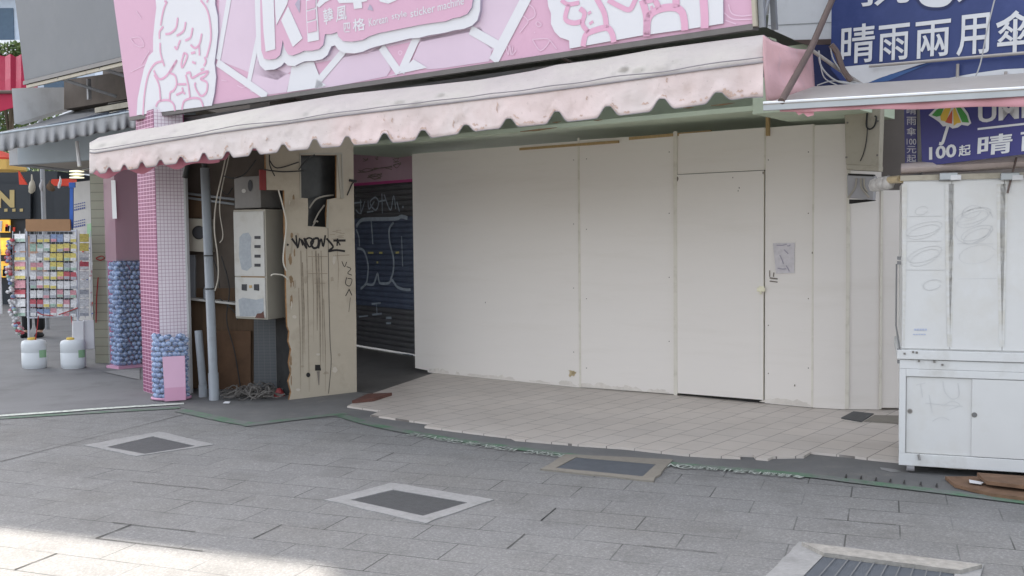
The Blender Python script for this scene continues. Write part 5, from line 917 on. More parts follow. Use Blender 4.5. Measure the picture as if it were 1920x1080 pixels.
ul.ribbon([U(1833, 242), U(2075, 215)], .012, US.n); ul.build('lettering', M['letter'], us)
cv = lambda x, y: U(x, y, .0045)
um = MB(); um.face([U(x, y, .003) for x, y in [(1741, 216), (1752, 205), (1770, 195), (1785, 188), (1803, 196), (1815, 212), (1821, 231), (1815, 236), (1803, 234), (1796, 239), (1786, 241), (1778, 236), (1768, 237), (1761, 229), (1751, 222)]]); um.ribbon(spline([U(x, y, .003) for x, y in [(1778, 234), (1773, 250), (1767, 268), (1761, 269)]], 4), .020, US.n); um.build('umbrella_outline', M['letter'], us)
um = MB(); um.face([cv(*p) for p in [(1747, 216), (1756, 206), (1772, 197), (1764, 217), (1756, 219)]], 0); um.face([cv(*p) for p in [(1763, 218), (1774, 198), (1786, 194), (1774, 228), (1764, 226)]], 1); um.face([cv(*p) for p in [(1772, 229), (1786, 205), (1785, 232), (1778, 231)]], 2); um.face([cv(*p) for p in [(1787, 206), (1790, 200), (1802, 230), (1795, 231), (1788, 236)]], 1); um.face([cv(*p) for p in [(1790, 196), (1802, 202), (1813, 217), (1817, 230), (1804, 229)]], 0)
um.build('umbrella_print', [M['green_u'], M['yellow_u'], M['red_u']], us)
sp_ = Plane(D(1698, 310, 6.55), D(1726, 313, 6.27)); mb = MB(); mb.prism([sp_.px(1697, 310), sp_.px(1719, 311), sp_.px(1717, 195), sp_.px(1695, 195)], -sp_.n * .02); mb.build('side_panel', M['blue_sign2'], us)
mb = MB(); mb.prism([sp_.px(1720, 318, -.004), sp_.px(1728, 318, -.004), sp_.px(1726, 190, -.004), sp_.px(1718, 190, -.004)], -sp_.n * .02); mb.build('corner_strip', M['rubber'], us)
ul = MB()
for ch, y0, y1 in (('晴', 214, 200), ('雨', 234, 219), ('傘', 254, 239), ('100', 271, 260), ('元', 287, 274), ('起', 304, 290)): letters(ul, ch, sp_.px(1700, y0, .003), sp_.px(1718, y0 + .5, .003), sp_.px(1700, y1, .003), .004)
ul.build('lettering', M['letter'], us)
mb = MB(); mb.prism([D(1692, 322, 6.5), D(1730, 326, 6.2), D(1729, 312, 6.25), D(1697, 310, 6.5)], (.05, .15, 0)); mb.build('base_block', M['rubber'], us)
# junction boxes in front of the hoarding
JP = Plane(D(1585, 318, 8.15), D(1650, 318, 8.0))
jb = thing('beige_trunking_box', 'tall beige box with screws hanging at the hoarding top by the cart', 'box', JP.px(1615, 318))
mb = MB(); mb.prism([JP.px(1586, 309), JP.px(1648, 312), JP.px(1652, 195), JP.px(1583, 192)], -JP.n * .12); mb.build('case', M['beige'], jb, bevel=.006)
mb = MB(); mb.prism([JP.px(1587, 318, .01), JP.px(1647, 321, .01), JP.px(1648, 311, .01), JP.px(1587, 309, .01)], -JP.n * .14); mb.build('bottom_lip', M['beige'], jb, bevel=.004)
for x, y in ((1589, 230), (1646, 227), (1587, 295), (1645, 291)): MB().box(JP.px(x, y, .003), JP.u * .007, V((0, 0, .007)), JP.n * .003).build('screw', M['bolt'], jb)
mb = MB(); mb.tube(spline([JP.px(x, y, .015) for x, y in [(1627, 205), (1625, 222), (1625, 238), (1632, 242), (1640, 235), (1643, 220), (1640, 218)]], 5), .007, 6); mb.tube(spline([JP.px(x, y, .008) for x, y in [(1626, 240), (1625, 260), (1620, 285), (1613, 302)]], 5), .004, 5); mb.build('loose_cable', M['cable_dk'], jb)
fx = thing('grey_wall_fixture', 'flat grey fixture with a flared cable pattern below the beige box', 'fixture', JP.px(1612, 375))
mb = MB(); mb.prism([JP.px(1589, 371, .0), JP.px(1637, 375, .0), JP.px(1640, 330, .0), JP.px(1588, 327, .0)], -JP.n * .08); mb.build('case', M['fixture'], fx, bevel=.004)
mb = MB()
for pts in ([(1606, 334), (1604, 350), (1597, 362), (1590, 371)], [(1614, 334), (1615, 350), (1622, 360), (1630, 370)], [(1620, 334), (1621, 350), (1627, 360)]): mb.tube(spline([JP.px(x, y, .006) for x, y in pts], 5), .008, 6)
mb.build('loose_cable', M['cable'], fx)
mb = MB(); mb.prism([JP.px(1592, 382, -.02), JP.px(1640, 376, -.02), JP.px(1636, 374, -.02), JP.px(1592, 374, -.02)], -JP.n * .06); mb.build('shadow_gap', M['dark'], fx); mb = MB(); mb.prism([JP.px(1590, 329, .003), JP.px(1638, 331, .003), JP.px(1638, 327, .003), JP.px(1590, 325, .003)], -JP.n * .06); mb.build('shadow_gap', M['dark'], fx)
# flattened cardboard under the cart
for k, (pts, z, lab) in enumerate((([(1772, 893), (1850, 893), (1960, 905), (1960, 938), (1860, 925), (1790, 908)], .03, 'flattened brown cardboard lying lowest under the cart'), ([(1832, 886), (1960, 895), (1960, 915), (1850, 902)], .07, 'flattened cardboard sheet uppermost in the pile under the cart'))):
    mb = MB(); mb.prism([G(x, y, z) for x, y in pts], (0, 0, -.02)); tag(mb.build('cardboard_sheet', M['card_dk'], loc=G(1880, 905)), lab, 'cardboard', 'cardboard under the cart')
mb = MB(); mb.prism([G(x, y, .045) for x, y in [(1817, 899), (1845, 904), (1840, 907), (1818, 904)]], (0, 0, -.004)); tag(mb.build('paper_scrap', M['paper'], loc=G(1830, 903)), 'white paper scrap on the cardboard under the cart', 'paper')
mb = MB(); mb.face([G(x, y, .009) for x, y in [(1650, 876), (1680, 880), (1690, 884), (1672, 885), (1652, 880)]]); mb.build('x', M['kerb']); bpy.data.objects['x'].name = 'worn_paint_patch'; struct(bpy.data.objects['worn_paint_patch'])

# ================================================================== LEFT: pink columns, balls
ico = bpy.data.meshes.new('ball'); bmm = bmesh.new(); bmesh.ops.create_icosphere(bmm, subdivisions=2, radius=1); [setattr(f, 'smooth', True) for f in bmm.faces]; bmm.to_mesh(ico); bmm.free(); ico.materials.append(M['ball'])
def ball(p, r, label, group):
    o = bpy.data.objects.new('blue_ball', ico); COL.objects.link(o); o.location = p; o.scale = (r, r, r); tag(o, label, 'ball', group)
pc = thing('pink_column', 'pink column with white check panel and magenta grid side', 'column', V((-3.25, 9.6, 0)))
cl, cr = V((-3.39, 9.60, 0)), V((-3.165, 9.755, 0)); cdir = (cr - cl).normalized(); cs = V((-.62, .78, 0)) * .5
clb = cl + cs; hC = 2.75
mb = MB(); mb.quad(cl, cr, cr + V((0, 0, hC)), cl + V((0, 0, hC))); mb.build('check_panel', M['grid_white'], pc, solid=.012)
mb = MB(); mb.quad(clb, cl + V((-.002, .004, 0)), cl + V((-.002, .004, hC)), clb + V((0, 0, hC))); mb.build('grid_side', M['grid_mag'], pc, solid=.01)
mb = MB(); mb.prism([cl + V((.006, .03, 0)), cr + V((0, .03, 0)), cr + cs * .9, clb + V((.02, 0, 0))], (0, 0, hC - .02)); mb.build('core', M['magenta'], pc)
mb = MB(); mb.box(cr + cdir * .012 + V((0, 0, 1.2)), cdir * .009, V((0, 0, 1.2)), V((-.3, -.9, 0)) * .02); mb.build('edge_strip', M['paper'], pc)
cb0 = V((-3.235, 9.43, 0)); bc = thing('ball_container', 'rounded clear container of blue balls at the foot of the pink column', 'container', cb0)
RX, RY, HB = .178, .13, .62
mb = MB(); n_ = 28; rings = []
mb.grid([[cb0 + V((RX * math.cos(t), RY * math.sin(t), z)) for t in [math.pi * .92 + k / n_ * math.pi * 1.16 for k in range(n_ + 1)]] for z in (.02, .3, HB)]); mb.build('clear_wall', M['acrylic'], bc, smooth=True)
mb = MB(); mb.tube([cb0 + V((RX * math.cos(t), RY * math.sin(t), .02)) for t in [math.pi * .9 + k / n_ * math.pi * 1.2 for k in range(n_ + 1)]], .012, 6); mb.build('base_rim', M['pink_card2'], bc)
br_b = .026; nz = 0; z = .045; row = 0; inner = MB()
while z < HB - .01:
    for k in range(11):
        t = math.pi * .95 + (k + (.5 if row % 2 else 0)) / 11 * math.pi * 1.12; jit = V((random.uniform(-.007, .007), random.uniform(-.007, .007), random.uniform(-.007, .007)))
        zz = z + (.02 * math.sin(k * 1.7) if z > HB - .07 else 0)
        ball(cb0 + V(((RX - .03) * math.cos(t), (RY - .03) * math.sin(t), zz)) + jit, br_b, 'small pale blue ball packed in the rounded container at the pink column', 'blue balls in the rounded container')
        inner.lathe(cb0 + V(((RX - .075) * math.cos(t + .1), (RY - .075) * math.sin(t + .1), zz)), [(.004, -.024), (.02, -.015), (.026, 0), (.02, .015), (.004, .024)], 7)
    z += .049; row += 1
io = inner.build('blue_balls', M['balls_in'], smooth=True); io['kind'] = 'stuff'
mb = MB(); k1, k2 = V((-3.225, 9.215, .015)), V((-3.055, 9.29, .015)); kk = V((-.012, .035, .41)); dlt = kk
pcard = thing('pink_card', 'pale pink card leaning against the ball container', 'card', k1)
mb.prism([k1 + dlt * .30, k2 + dlt * .30, k2 + dlt, k1 + dlt + V((-.01, 0, 0))], (.004, .006, 0)); mb.build('sheet', M['pink_card'], pcard)
mb = MB(); mb.prism([k1, k2, k2 + dlt * .30, k1 + dlt * .30], (.004, .007, 0)); mb.build('lower_strip', M['pink_card2'], pcard)
# rear clear column
rc = V((-4.62, 11.72, 0)); rl1 = rc + V((-.19, .16, 0)); rr1 = rc + V((.22, .20, 0)); rbk = rl1 + rr1 - rc
r2 = thing('clear_ball_column', 'tall clear square column half filled with blue balls', 'column', rc)
HF = 1.27; HT = 2.5
mb = MB(); mb.prism([rl1, rc, rr1, rbk], (0, 0, HF), cap=False); mb.build('clear_wall', M['acrylic'], r2)
mb = MB()
for a, b in ((rl1, rc), (rc, rr1), (rr1, rbk), (rbk, rl1)): mb.quad(a + V((0, 0, HF)), b + V((0, 0, HF)), b + V((0, 0, HT)), a + V((0, 0, HT)))
mb.build('mauve_wall', M['acrylic_mauve'], r2)
mb = MB(); mb.prism([rl1 - V((.02, .02, 0)), rc - V((0, .03, 0)), rr1 + V((.02, -.02, 0)), rbk + V((0, .02, 0))], (0, 0, .03)); mb.build('base', M['pink_card2'], r2)
mb = MB(); mb.prism([rbk + V((-.3, .05, 0)), rbk + V((.35, .05, 0)), rbk + V((.35, .05, 2.6)), rbk + V((-.3, .05, 2.6))], (0, .05, 0)); mb.build('backing_panel', M['magenta'], r2)
lpn = Plane(rl1, rc); mb = MB(); mb.prism([lpn.px(211, 410, .003), lpn.px(219, 410, .003), lpn.px(216, 338, .003), lpn.px(208, 338, .003)], -lpn.n * .002); mb.build('price_strip', M['paper'], r2)
inner = MB(); r_b = .030
for (pa, pb_) in ((rl1, rc), (rc, rr1)):
    d_ = pb_ - pa; nn = Plane(pa, pb_).n; cnt = max(3, int(d_.length / .058)); z = .06; row = 0
    while z < HF - .02:
        for k in range(cnt):
            f = (k + .5 + (.22 if row % 2 else -.22)) / cnt; p = pa + d_ * f - nn * (.036 + random.uniform(0, .012)) + V((random.uniform(-.005, .005), 0, z + random.uniform(-.008, .008)))
            ball(p, r_b, 'small blue ball stacked in the tall clear square column', 'blue balls in the tall column')
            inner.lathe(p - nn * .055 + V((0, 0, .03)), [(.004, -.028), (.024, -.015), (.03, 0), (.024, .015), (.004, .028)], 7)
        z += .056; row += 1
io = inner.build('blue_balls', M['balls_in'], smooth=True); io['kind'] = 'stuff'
# celadon tiled pillar
tp0 = G(180, 681); TP = Plane(tp0, tp0 + V((1, -.06, 0))); mb = MB(); a = TP.px(179, 681); b = a + TP.u * .42; a.z = b.z = 0
tpil = thing('tiled_pillar', 'pale green tiled pillar behind the clear ball column', 'pillar', a); mb.quad(a, b, b + V((0, 0, 2.7)), a + V((0, 0, 2.7))); mb.prism([a + V((0, .005, 0)), b + V((0, .005, 0)), b + V((0, .4, 0)), a + V((0, .4, 0))], (0, 0, 2.69)); mb.build('shaft', M['pillar_tile'], tpil)
mb = MB(); mb.tube([TP.px(184, 520, .03), TP.px(181, 560, .03), TP.px(180, 605, .03)], .007, 6); mb.tube(spline([TP.px(180, 484, .02), TP.px(190, 480, .02), TP.px(196, 484, .02), TP.px(188, 488, .02), TP.px(180, 485, .02)], 4), .006, 6); tag(mb.build('tied_rope', M['cord_red'], loc=TP.px(181, 560)), 'red cord tied on the tiled pillar', 'rope')
mb = MB(); mb.face([G(x, y, .008) for x, y in [(195, 697), (262, 690), (262, 712)]]); struct(mb.build('pale_floor_patch', M['kerb']))

# ------------------------------------------------------------------ rack with packets
RK = Plane(G(58, 690), G(140, 689)); YR = 11.9
rk = thing('display_rack', 'white tube display rack with wire grid standing in water jugs', 'rack', RK.px(98, 690))
mb = MB()
for x0, x1 in ((50, 55), (143, 147)): mb.tube([RK.px(x1, 672), RK.px(x0, 430), RK.px(x0 - .5, 432)], .014, 8)
mb.tube([RK.px(50, 432), RK.px(143, 433)], .012, 8); mb.tube([RK.px(53, 596), RK.px(146, 592)], .010, 8); mb.build('frame', M['steel'], rk)
wg = MB()
for k in range(9): y = 440 + k * 18; wg.tube([RK.px(51, y), RK.px(145, y)], .003, 4)
for k in range(12): x = 56 + k * 8; wg.tube([RK.px(x, 433), RK.px(x + 1, 594)], .002, 4)
wg.build('wire_grid', M['steel'], rk)
LW = Plane(RK.px(51, 600), RK.px(51, 600) + V((-.40, .28, 0))); RW = Plane(RK.px(147, 600), RK.px(147, 600) + V((.40, .25, 0)))
wg = MB()
for k in range(9): y = 440 + k * 18; wg.tube([LW.px(24, y), LW.px(50, y)], .003, 4); wg.tube([RW.px(148, y), RW.px(170, y)], .003, 4)
for pl, xs_ in ((LW, (24, 37, 50)), (RW, (148, 159, 170))):
    for x in xs_: wg.tube([pl.px(x, 433), pl.px(x + 1, 596)], .005, 5)
wg.build('folding_wing', M['steel'], rk)
hc = MB(); hc.prism([RK.px(48, 434, .02), RK.px(132, 433, .02), RK.px(131, 411, .02), RK.px(48, 411, .02)], -RK.n * .03); tag(hc.build('cardboard_header', M['card'], loc=RK.px(90, 433)), 'brown cardboard strip topping the display rack', 'cardboard')
pc_cols = {'white': (.52, .52, .53), 'yellow': (.50, .42, .12), 'green': (.26, .36, .30), 'pink': (.46, .22, .25), 'grey': (.30, .31, .34), 'red': (.38, .07, .09), 'blue': (.18, .24, .38)}
pm = {k: mat(k + '_packet', v, .5, var=.45, scale=38) for k, v in pc_cols.items()}
rowsC = ['grey grey grey blue blue white white', 'green green white yellow yellow yellow yellow', 'white grey white yellow yellow yellow yellow', 'pink pink white yellow yellow grey white', 'white grey white white yellow red red', 'grey white white white white white white', 'white white grey white pink white pink', 'red red white white white pink white', 'grey blue blue pink white white grey']
ords = ['top', 'second', 'third', 'fourth', 'fifth', 'sixth', 'seventh', 'eighth', 'bottom']
def packet(pl, x, y, w, h, col, lab, tilt):
    t = thing('hanging_packet', lab, 'packet', pl.px(x, y, .02), 'packets hanging on the display rack')
    mb = MB(); a_, b_, c_, d_ = pl.px(x - w / 2, y + h / 2, .02 + tilt), pl.px(x + w / 2, y + h / 2, .02 + tilt), pl.px(x + w / 2, y - h / 2, .01), pl.px(x - w / 2, y - h / 2, .01); mb.prism([a_, b_, c_, d_], -pl.n * .008); mb.build('wrapper', pm[col], t)
    mb = MB(); mb.prism([pl.px(x - w / 2 + .4, y + h / 2 - .5, .0225 + tilt), pl.px(x + w / 2 - .4, y + h / 2 - .5, .0225 + tilt), pl.px(x + w / 2 - .4, y + h * .1, .0205 + tilt * .6), pl.px(x - w / 2 + .4, y + h * .1, .0205 + tilt * .6)], -pl.n * .001); mb.build('price_label', pm[random.choice(('white', 'white', 'grey', 'yellow', 'pink', col, 'green'))], t)
nth = ['first', 'second', 'third', 'fourth', 'fifth', 'sixth', 'seventh']
for r_, cols in enumerate(rowsC):
    for c_, col in enumerate(cols.split()):
        x = 62 + c_ * 12.6; y = 443 + r_ * 17.4; packet(RK, x + random.uniform(-.6, .6), y + 4 + random.uniform(-1, 1), 11.2, 14.5, col, f'{col} packet, {ords[r_]} row, {nth[c_]} from the left on the wire rack', random.uniform(.0, .015))
for r_ in range(9):
    y = 446 + r_ * 17.4; packet(LW, 37, y, 20, 15, ['white', 'grey', 'grey', 'pink', 'white', 'pink', 'red', 'white', 'white'][r_], f'{["white","grey","grey","pink","white","pink","red","white","white"][r_]} packet, {ords[r_]} row on the left folding wing of the rack', .01)
    packet(RW, 158, y, 17, 15, ['yellow', 'yellow', 'white', 'red', 'white', 'white', 'grey', 'white', 'white'][r_], f'{["yellow","yellow","white","red","white","white","grey","white","white"][r_]} packet, {ords[r_]} row on the right folding wing of the rack', .01)
def jug(px, lab):
    b = G(px, 690); t = thing('water_jug', lab, 'jug', b, 'water jugs weighing down the rack')
    mb = MB(); mb.lathe(b, [(.12, 0), (.142, .015), (.146, .06), (.146, .185), (.142, .19), (.146, .195), (.146, .29), (.135, .325), (.10, .338), (.04, .34)], 24, sx=1, sy=.72); mb.build('body', M['jug'], t, smooth=True)
    mb = MB(); mb.lathe(b + V((-.02, 0, .34)), [(.05, 0), (.052, .015), (.045, .026), (.01, .028)], 14); mb.build('cap', M['yellow'], t)
    mb = MB(); mb.grid([[b + V((.1475 * math.cos(t_), .1475 * .72 * math.sin(t_), z_)) for t_ in [-.85 + k * .1 for k in range(9)]] for z_ in (.13, .22)]); mb.build('label', M['green_ink'], t)
    return t
jug(65, 'white water jug with yellow cap, left foot of the rack'); jug(138, 'white water jug with yellow cap, right foot of the rack')
gl_ = MB(); cols = ['red', 'white', 'green', 'white', 'blue', 'white', 'pink']
gp = spline([LW.px(x, y, .06) for x, y in [(22, 450), (15, 470), (16, 500), (20, 530), (22, 560), (26, 590), (33, 612), (37, 622)]], 5)
for k, p in enumerate(gp):
    for q in range(3): gl_.lathe(p + V((random.uniform(-.03, .03), random.uniform(-.03, .03), random.uniform(-.03, .03))), [(.003, -.02), (.024, -.01), (.028, .005), (.016, .02), (.002, .022)], 6, mi=random.randrange(7), rot=q)
tag(gl_.build('flower_garland', [pm[c] for c in cols], loc=gp[-1]), 'string of small coloured ornaments hanging beside the rack', 'garland')
for k, (x0, x1, y0, y1, lab) in enumerate(((136, 158, 602, 650, 'white paper bag hanging nearer the rack post'), (156, 177, 600, 655, 'white paper bag hanging beside the tiled pillar'))):
    mb = MB(); mb.prism([RW.px(x0, y1, .05 - .04 * k), RW.px(x1, y1 - 1, .05 - .04 * k), RW.px(x1 - 1, y0, .03 - .04 * k), RW.px(x0, y0, .03 - .04 * k)], -RW.n * .03); tag(mb.build('white_bag', M['bag'], loc=RW.px(x0, y1), bevel=.006), lab, 'bag', 'white bags by the rack')
mb = MB(); 
for pts in ([(72, 592), (70, 612), (66, 640)], [(133, 592), (137, 615), (140, 640)], [(110, 590), (128, 584), (146, 577)], [(70, 585), (80, 590), (100, 592)]): mb.tube(spline([RK.px(x, y, .03) for x, y in pts], 4), .006, 5)
tag(mb.build('red_ties', M['cord_red'], loc=RK.px(100, 590)), 'red cords tied around the rack foot and jugs', 'cord')
bn = MB(); bn.prism([RK.px(130, 428, -.06), RK.px(137, 428, -.06), RK.px(137, 346, -.06), RK.px(131, 346, -.06)], -RK.n * .02); bn.box(RK.px(135.5, 347, -.05), RK.u * .035, V((0, 0, .03)), RK.n * .012); tag(bn.build('blue_banner_pole', M['blue'], loc=RK.px(134, 428)), 'narrow blue banner pole behind the rack', 'banner')
nb_ = thing('notice_sheet', 'tall pale notice sheet with small blue print beside the tiled pillar', 'notice', RW.px(155, 560))
NP = Plane(G(140, 670), G(176, 676)); mb = MB(); mb.prism([NP.px(138, 600, -.1), NP.px(174, 602, -.1), NP.px(172, 338, -.1), NP.px(137, 342, -.1)], -NP.n * .02); mb.build('sheet', M['paper_lav'] if False else mat('notice_paper', (.42, .41, .40), .7, var=.08), nb_)
mb = MB()
for y in (384, 389, 394, 416, 421, 426):
    for k in range(6): mb.ribbon([NP.px(139 + k * 3.6, y - k * .8, -.095), NP.px(141.6 + k * 3.6, y - .6 - k * .8, -.095)], .022 if y in (394, 426) else .012, NP.n)
mb.build('print', M['blue_ink'], nb_)
mb = MB(); mb.face([NP.px(x, y, -.094) for x, y in [(163, 445), (172, 443), (172, 418), (163, 420)]]); mb.build('green_sticker', M['green_ink'], nb_)
mb = MB()
for k in range(26): x, y = random.uniform(150, 172), random.uniform(450, 590); mb.ribbon([NP.px(x, y, -.094), NP.px(x + random.uniform(2, 5), y - 1, -.094)], random.uniform(.01, .04), NP.n, random.randrange(3))
mb.build('print', [M['blue_ink'], M['cord_red'], M['paper']], nb_)
# hanging lamp
lc = D(144, 326, 11.6); lmp = thing('hanging_lamp', 'small tiered pale lamp hanging under the grey awning', 'lamp', lc)
mb = MB(); mb.tube([D(149, 312, 11.6), D(144, 265, 11.6)], .022, 8); mb.build('stem', M['paper'], lmp)
for k in range(3):
    mb = MB(); mb.lathe(lc + V((0, 0, .03 - k * .036)), [(.02, .012), (.078, .004), (.08, -.006), (.02, -.008)], 20); mb.build('shade', M['lampglow'], lmp, smooth=True)
mb = MB(); mb.tube(spline([lc + V((.05, 0, .04)), D(158, 318, 11.5), D(176, 314, 11.2)], 4), .010, 6); mb.build('cable', M['cable_dk'], lmp)

# ================================================================== grey awning, billboard, frame
GL, GR = D(-60, 300, 12.5), D(268, 238, 10.35); GP = Plane(GL, GR)
gaw = thing('grey_awning', 'grey canvas awning with crimped valance on the corner shop', 'awning', GP.px(120, 270))
sy = [(-60, 258), (0, 250), (120, 232), (268, 205)]; by = [(-60, 292), (0, 284), (120, 262), (200, 247), (268, 236)]
gx = [-60 + 2 * k for k in range(165)]
rows = [[GP.px(x, lerp(sy, x) + (lerp(by, x) + (3.2 * abs(math.sin(x * .105)) - 1.5) * f - lerp(sy, x)) * f, .035 * f * math.sin(x * .33 + 2 * noise.noise(V((x * .03, 0, 1)))) + .03 * f * noise.noise(V((x * .08, f, 3)))) for x in gx] for f in [k / 6 for k in range(7)]]
MB().grid(rows).build('valance', M['grey_fabric'], gaw, smooth=True, solid=.004)
gt = GP.px(100, lerp(sy, 100)); rows = []
for k in range(7):
    f = k / 6; rows.append([GP.px(x, lerp(sy, x)) - GP.n * (1.45 * f) + V((0, 0, .50 * f - .05 * math.sin(f * math.pi))) + GP.u * (.12 * f) for x in gx[::4]])
MB().grid(rows).build('roof_cloth', M['grey_fabric2'], gaw, smooth=True, solid=.005)
mb = MB()
for x0, x1 in ((90, 158), (130, 182), (225, 240)):
    a_ = GP.px(x0, lerp(sy, x0)); mb.tube([a_ - GP.n * (1.4 * f) + GP.u * (.12 * f) + V((0, 0, .50 * f - .05 * math.sin(f * math.pi) + .008)) for f in (0, .25, .5, .75, 1)], .012, 6)
mb.build('rib', mat('blue_grey_rib', (.13, .15, .19), .6), gaw)
mb = MB(); mb.tube([GP.px(x, lerp(sy, x), .006) for x in gx[::4]], .010, 6); mb.build('edge_piping', M['fascia_blue'], gaw)
mb = MB(); mb.tube([GP.px(268, 205), GP.px(268, 205) - GP.n * 1.3 + V((0, 0, .4))], .015, 6); mb.build('frame_arm', M['sign_frame'], gaw)
# billboard
ba, bb, bcn = D(46, 151, 12.4), D(240, 103, 10.7), D(27, 0, 12.35); BB = Plane(ba, bb, bcn)
bbd = thing('grey_billboard', 'blank grey billboard on a steel frame left of the pink sign', 'billboard', ba)
mb = MB(); mb.prism([ba, bb + (bb - ba) * .3, bb + (bb - ba) * .3 + BB.v * 2.0, ba + BB.v * 2.0], -BB.n * .08); mb.build('board', M['billboard'], bbd)
mb = MB(); L2 = (bb - ba) * 1.25
for dz, th, off, m_ in ((-.03, .022, -.02, 'sign_frame'),): mb.box(ba + L2 / 2 + V((0, 0, dz)) + BB.n * off, L2 / 2, V((0, 0, th)), BB.n * .04)
mb.build('bottom_rail', M['sign_frame'], bbd)
mb = MB(); mb.box(ba + L2 / 2 + V((.06, 0, -.075)) + BB.n * .02, L2 / 2, V((0, 0, .018)), BB.n * .02); mb.build('front_rail', M['beige'], bbd)
mb = MB(); mb.box(ba + L2 / 2 + V((.55, 0, -.30)) - BB.n * .35, L2 / 2 * .8, V((0, 0, .02)), BB.n * .03); mb.build('rear_rail', M['sign_frame'], bbd)
for f in (.28, .6, .9):
    mb = MB(); p = ba + L2 * f; mb.box(p + V((.12, 0, -.19)) - BB.n * .25, BB.u * .02, V((0, 0, .12)), BB.n * .02); mb.tube([p + V((.0, 0, -.06)), p + V((.35, 0, -.28)) - BB.n * .35], .018, 6); mb.build('strut', M['grey_metal'], bbd)
mb = MB(); mb.box(ba + L2 * .62 + V((.35, .0, -.42)) - BB.n * .25, L2 * .42, V((0, 0, .03)), BB.n * .05); mb.box(ba + L2 * .66 + V((.45, .0, -.49)) - BB.n * .18, L2 * .38, V((0, 0, .025)), BB.n * .03); mb.build('ledge_board', M['beige'], bbd)
WPL = Plane(D(27, 232, 12.9), D(118, 205, 13.5)); wpn = MB(); wpn.prism([WPL.px(x, y) for x, y in [(27, 232), (118, 205), (118, 164), (60, 164), (22, 166)]], (.05, .12, 0)); tag(wpn.build('white_flank_panel', M['white_panel'], loc=D(27, 232, 12.9)), 'white flank panel under the grey billboard', 'panel')
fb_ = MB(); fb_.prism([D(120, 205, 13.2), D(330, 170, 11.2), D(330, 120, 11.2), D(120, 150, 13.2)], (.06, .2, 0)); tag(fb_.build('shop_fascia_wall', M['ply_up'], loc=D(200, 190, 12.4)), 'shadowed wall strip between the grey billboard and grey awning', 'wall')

# ================================================================== far left background
rc_ = MB(); rc_.grid([[D(x, y, 17 + dy) + V((0, 0, .03 * math.sin(x))) for x in range(-40, 80, 10)] for y, dy in ((105, 1.5), (150, .6), (200, 0))]); 
rct = thing('red_canopy', 'large crimson canopy beyond the grey billboard', 'canopy', D(20, 200, 17)); rc_.build('cloth', M['red'], rct, solid=.02)
mb = MB(); mb.prism([D(-40, 220, 16.9), D(30, 200, 16.9), D(70, 180, 16.9), D(70, 172, 16.9), D(-40, 172, 16.9)], (0, .03, 0)); mb.build('valance', M['red'], rct)
mb = MB(); mb.tube([D(-40, 173, 16.85), D(70, 172, 16.85)], .03, 6); mb.build('edge_tube', M['brown'], rct)
for x in (-35, 75): 
    mb = MB(); p = D(x, 190, 17.2); mb.tube([V((p.x, p.y, 0)), p], .04, 8); mb.build('post', M['grey_metal'], rct)
tw = thing('apartment_tower', 'pale blue apartment tower with cluttered balconies in the distance', 'building', (-27, 52, 0))
mb = MB(); mb.bx(-36, -20.5, 50, 62, 0, 30); mb.build('wall', M['tower'], tw)
for k in range(8):
    zz = 4 + k * 3.2; mb = MB(); mb.bx(-36, -20.5, 49.2, 49.98, zz, zz + .9); mb.build('balcony', M['white_panel'], tw)
    for x in range(5): mb = MB(); mb.bx(-35 + x * 3, -33.4 + x * 3, 49.93, 50.05, zz + .95, zz + 2.6); mb.build('window', M['winblue'] if (x + k) % 3 else M['tan'], tw)
ns = thing('dark_food_shop', 'dark shop front with warm lit shelves and gold lettering in the distance', 'shop', (-13, 25, 0))
mb = MB(); mb.bx(-22, -10.9, 24.2, 29, 0, 3.2); mb.build('wall', M['char'], ns)
NSg = Plane(V((-16, 24.05, 0)), V((-10, 24.05, 0))); mb = MB(); mb.prism([NSg.px(-60, 412), NSg.px(57, 410), NSg.px(57, 344), NSg.px(-60, 346)], -NSg.n * .1); sgn = mb.build('fascia_sign', M['char'], ns)
mb = MB(); letters(mb, 'N', NSg.px(-7, 390, .02), NSg.px(27, 389, .02), NSg.px(-7, 357, .02), .05)
for x in (11, 26, 40): mb.face([NSg.px(x - 3, 397, .02), NSg.px(x + 3, 396.5, .02), NSg.px(x + 3, 391, .02), NSg.px(x - 3, 391.5, .02)])
mb.build('gold_lettering', M['gold'], sgn)
for y0, y1 in ((436, 412), (478, 446), (520, 490)):
    mb = MB(); mb.prism([NSg.px(-50, y0, .0), NSg.px(18, y0, .0), NSg.px(18, y1, .0), NSg.px(-50, y1, .0)], -NSg.n * .05); mb.build('lit_shelf', M['glow'], ns)
mb = MB()
for k in range(40): x = random.uniform(-30, 44); y = random.choice((434, 476, 518)); h = random.uniform(6, 20); mb.prism([NSg.px(x, y, .06), NSg.px(x + random.uniform(2, 5), y, .06), NSg.px(x + 4, y - h, .06), NSg.px(x, y - h, .06)], -NSg.n * .03, random.randrange(4))
mb.build('goods', [M['char'], M['red2'], M['mat_brown'], M['paper']], ns)
mb = MB(); mb.bx(-10.9, -10.2, 24, 24.6, 0, 2.9); mb.build('pier', M['char'], ns)
mb = MB(); mb.bx(-10.1, -4, 26, 27, 0, 2.75); tag(mb.build('dark_back_wall', M['shutter'], loc=(-8, 26, 0)), 'dark shaded wall behind the rack at the back of the passage', 'wall')
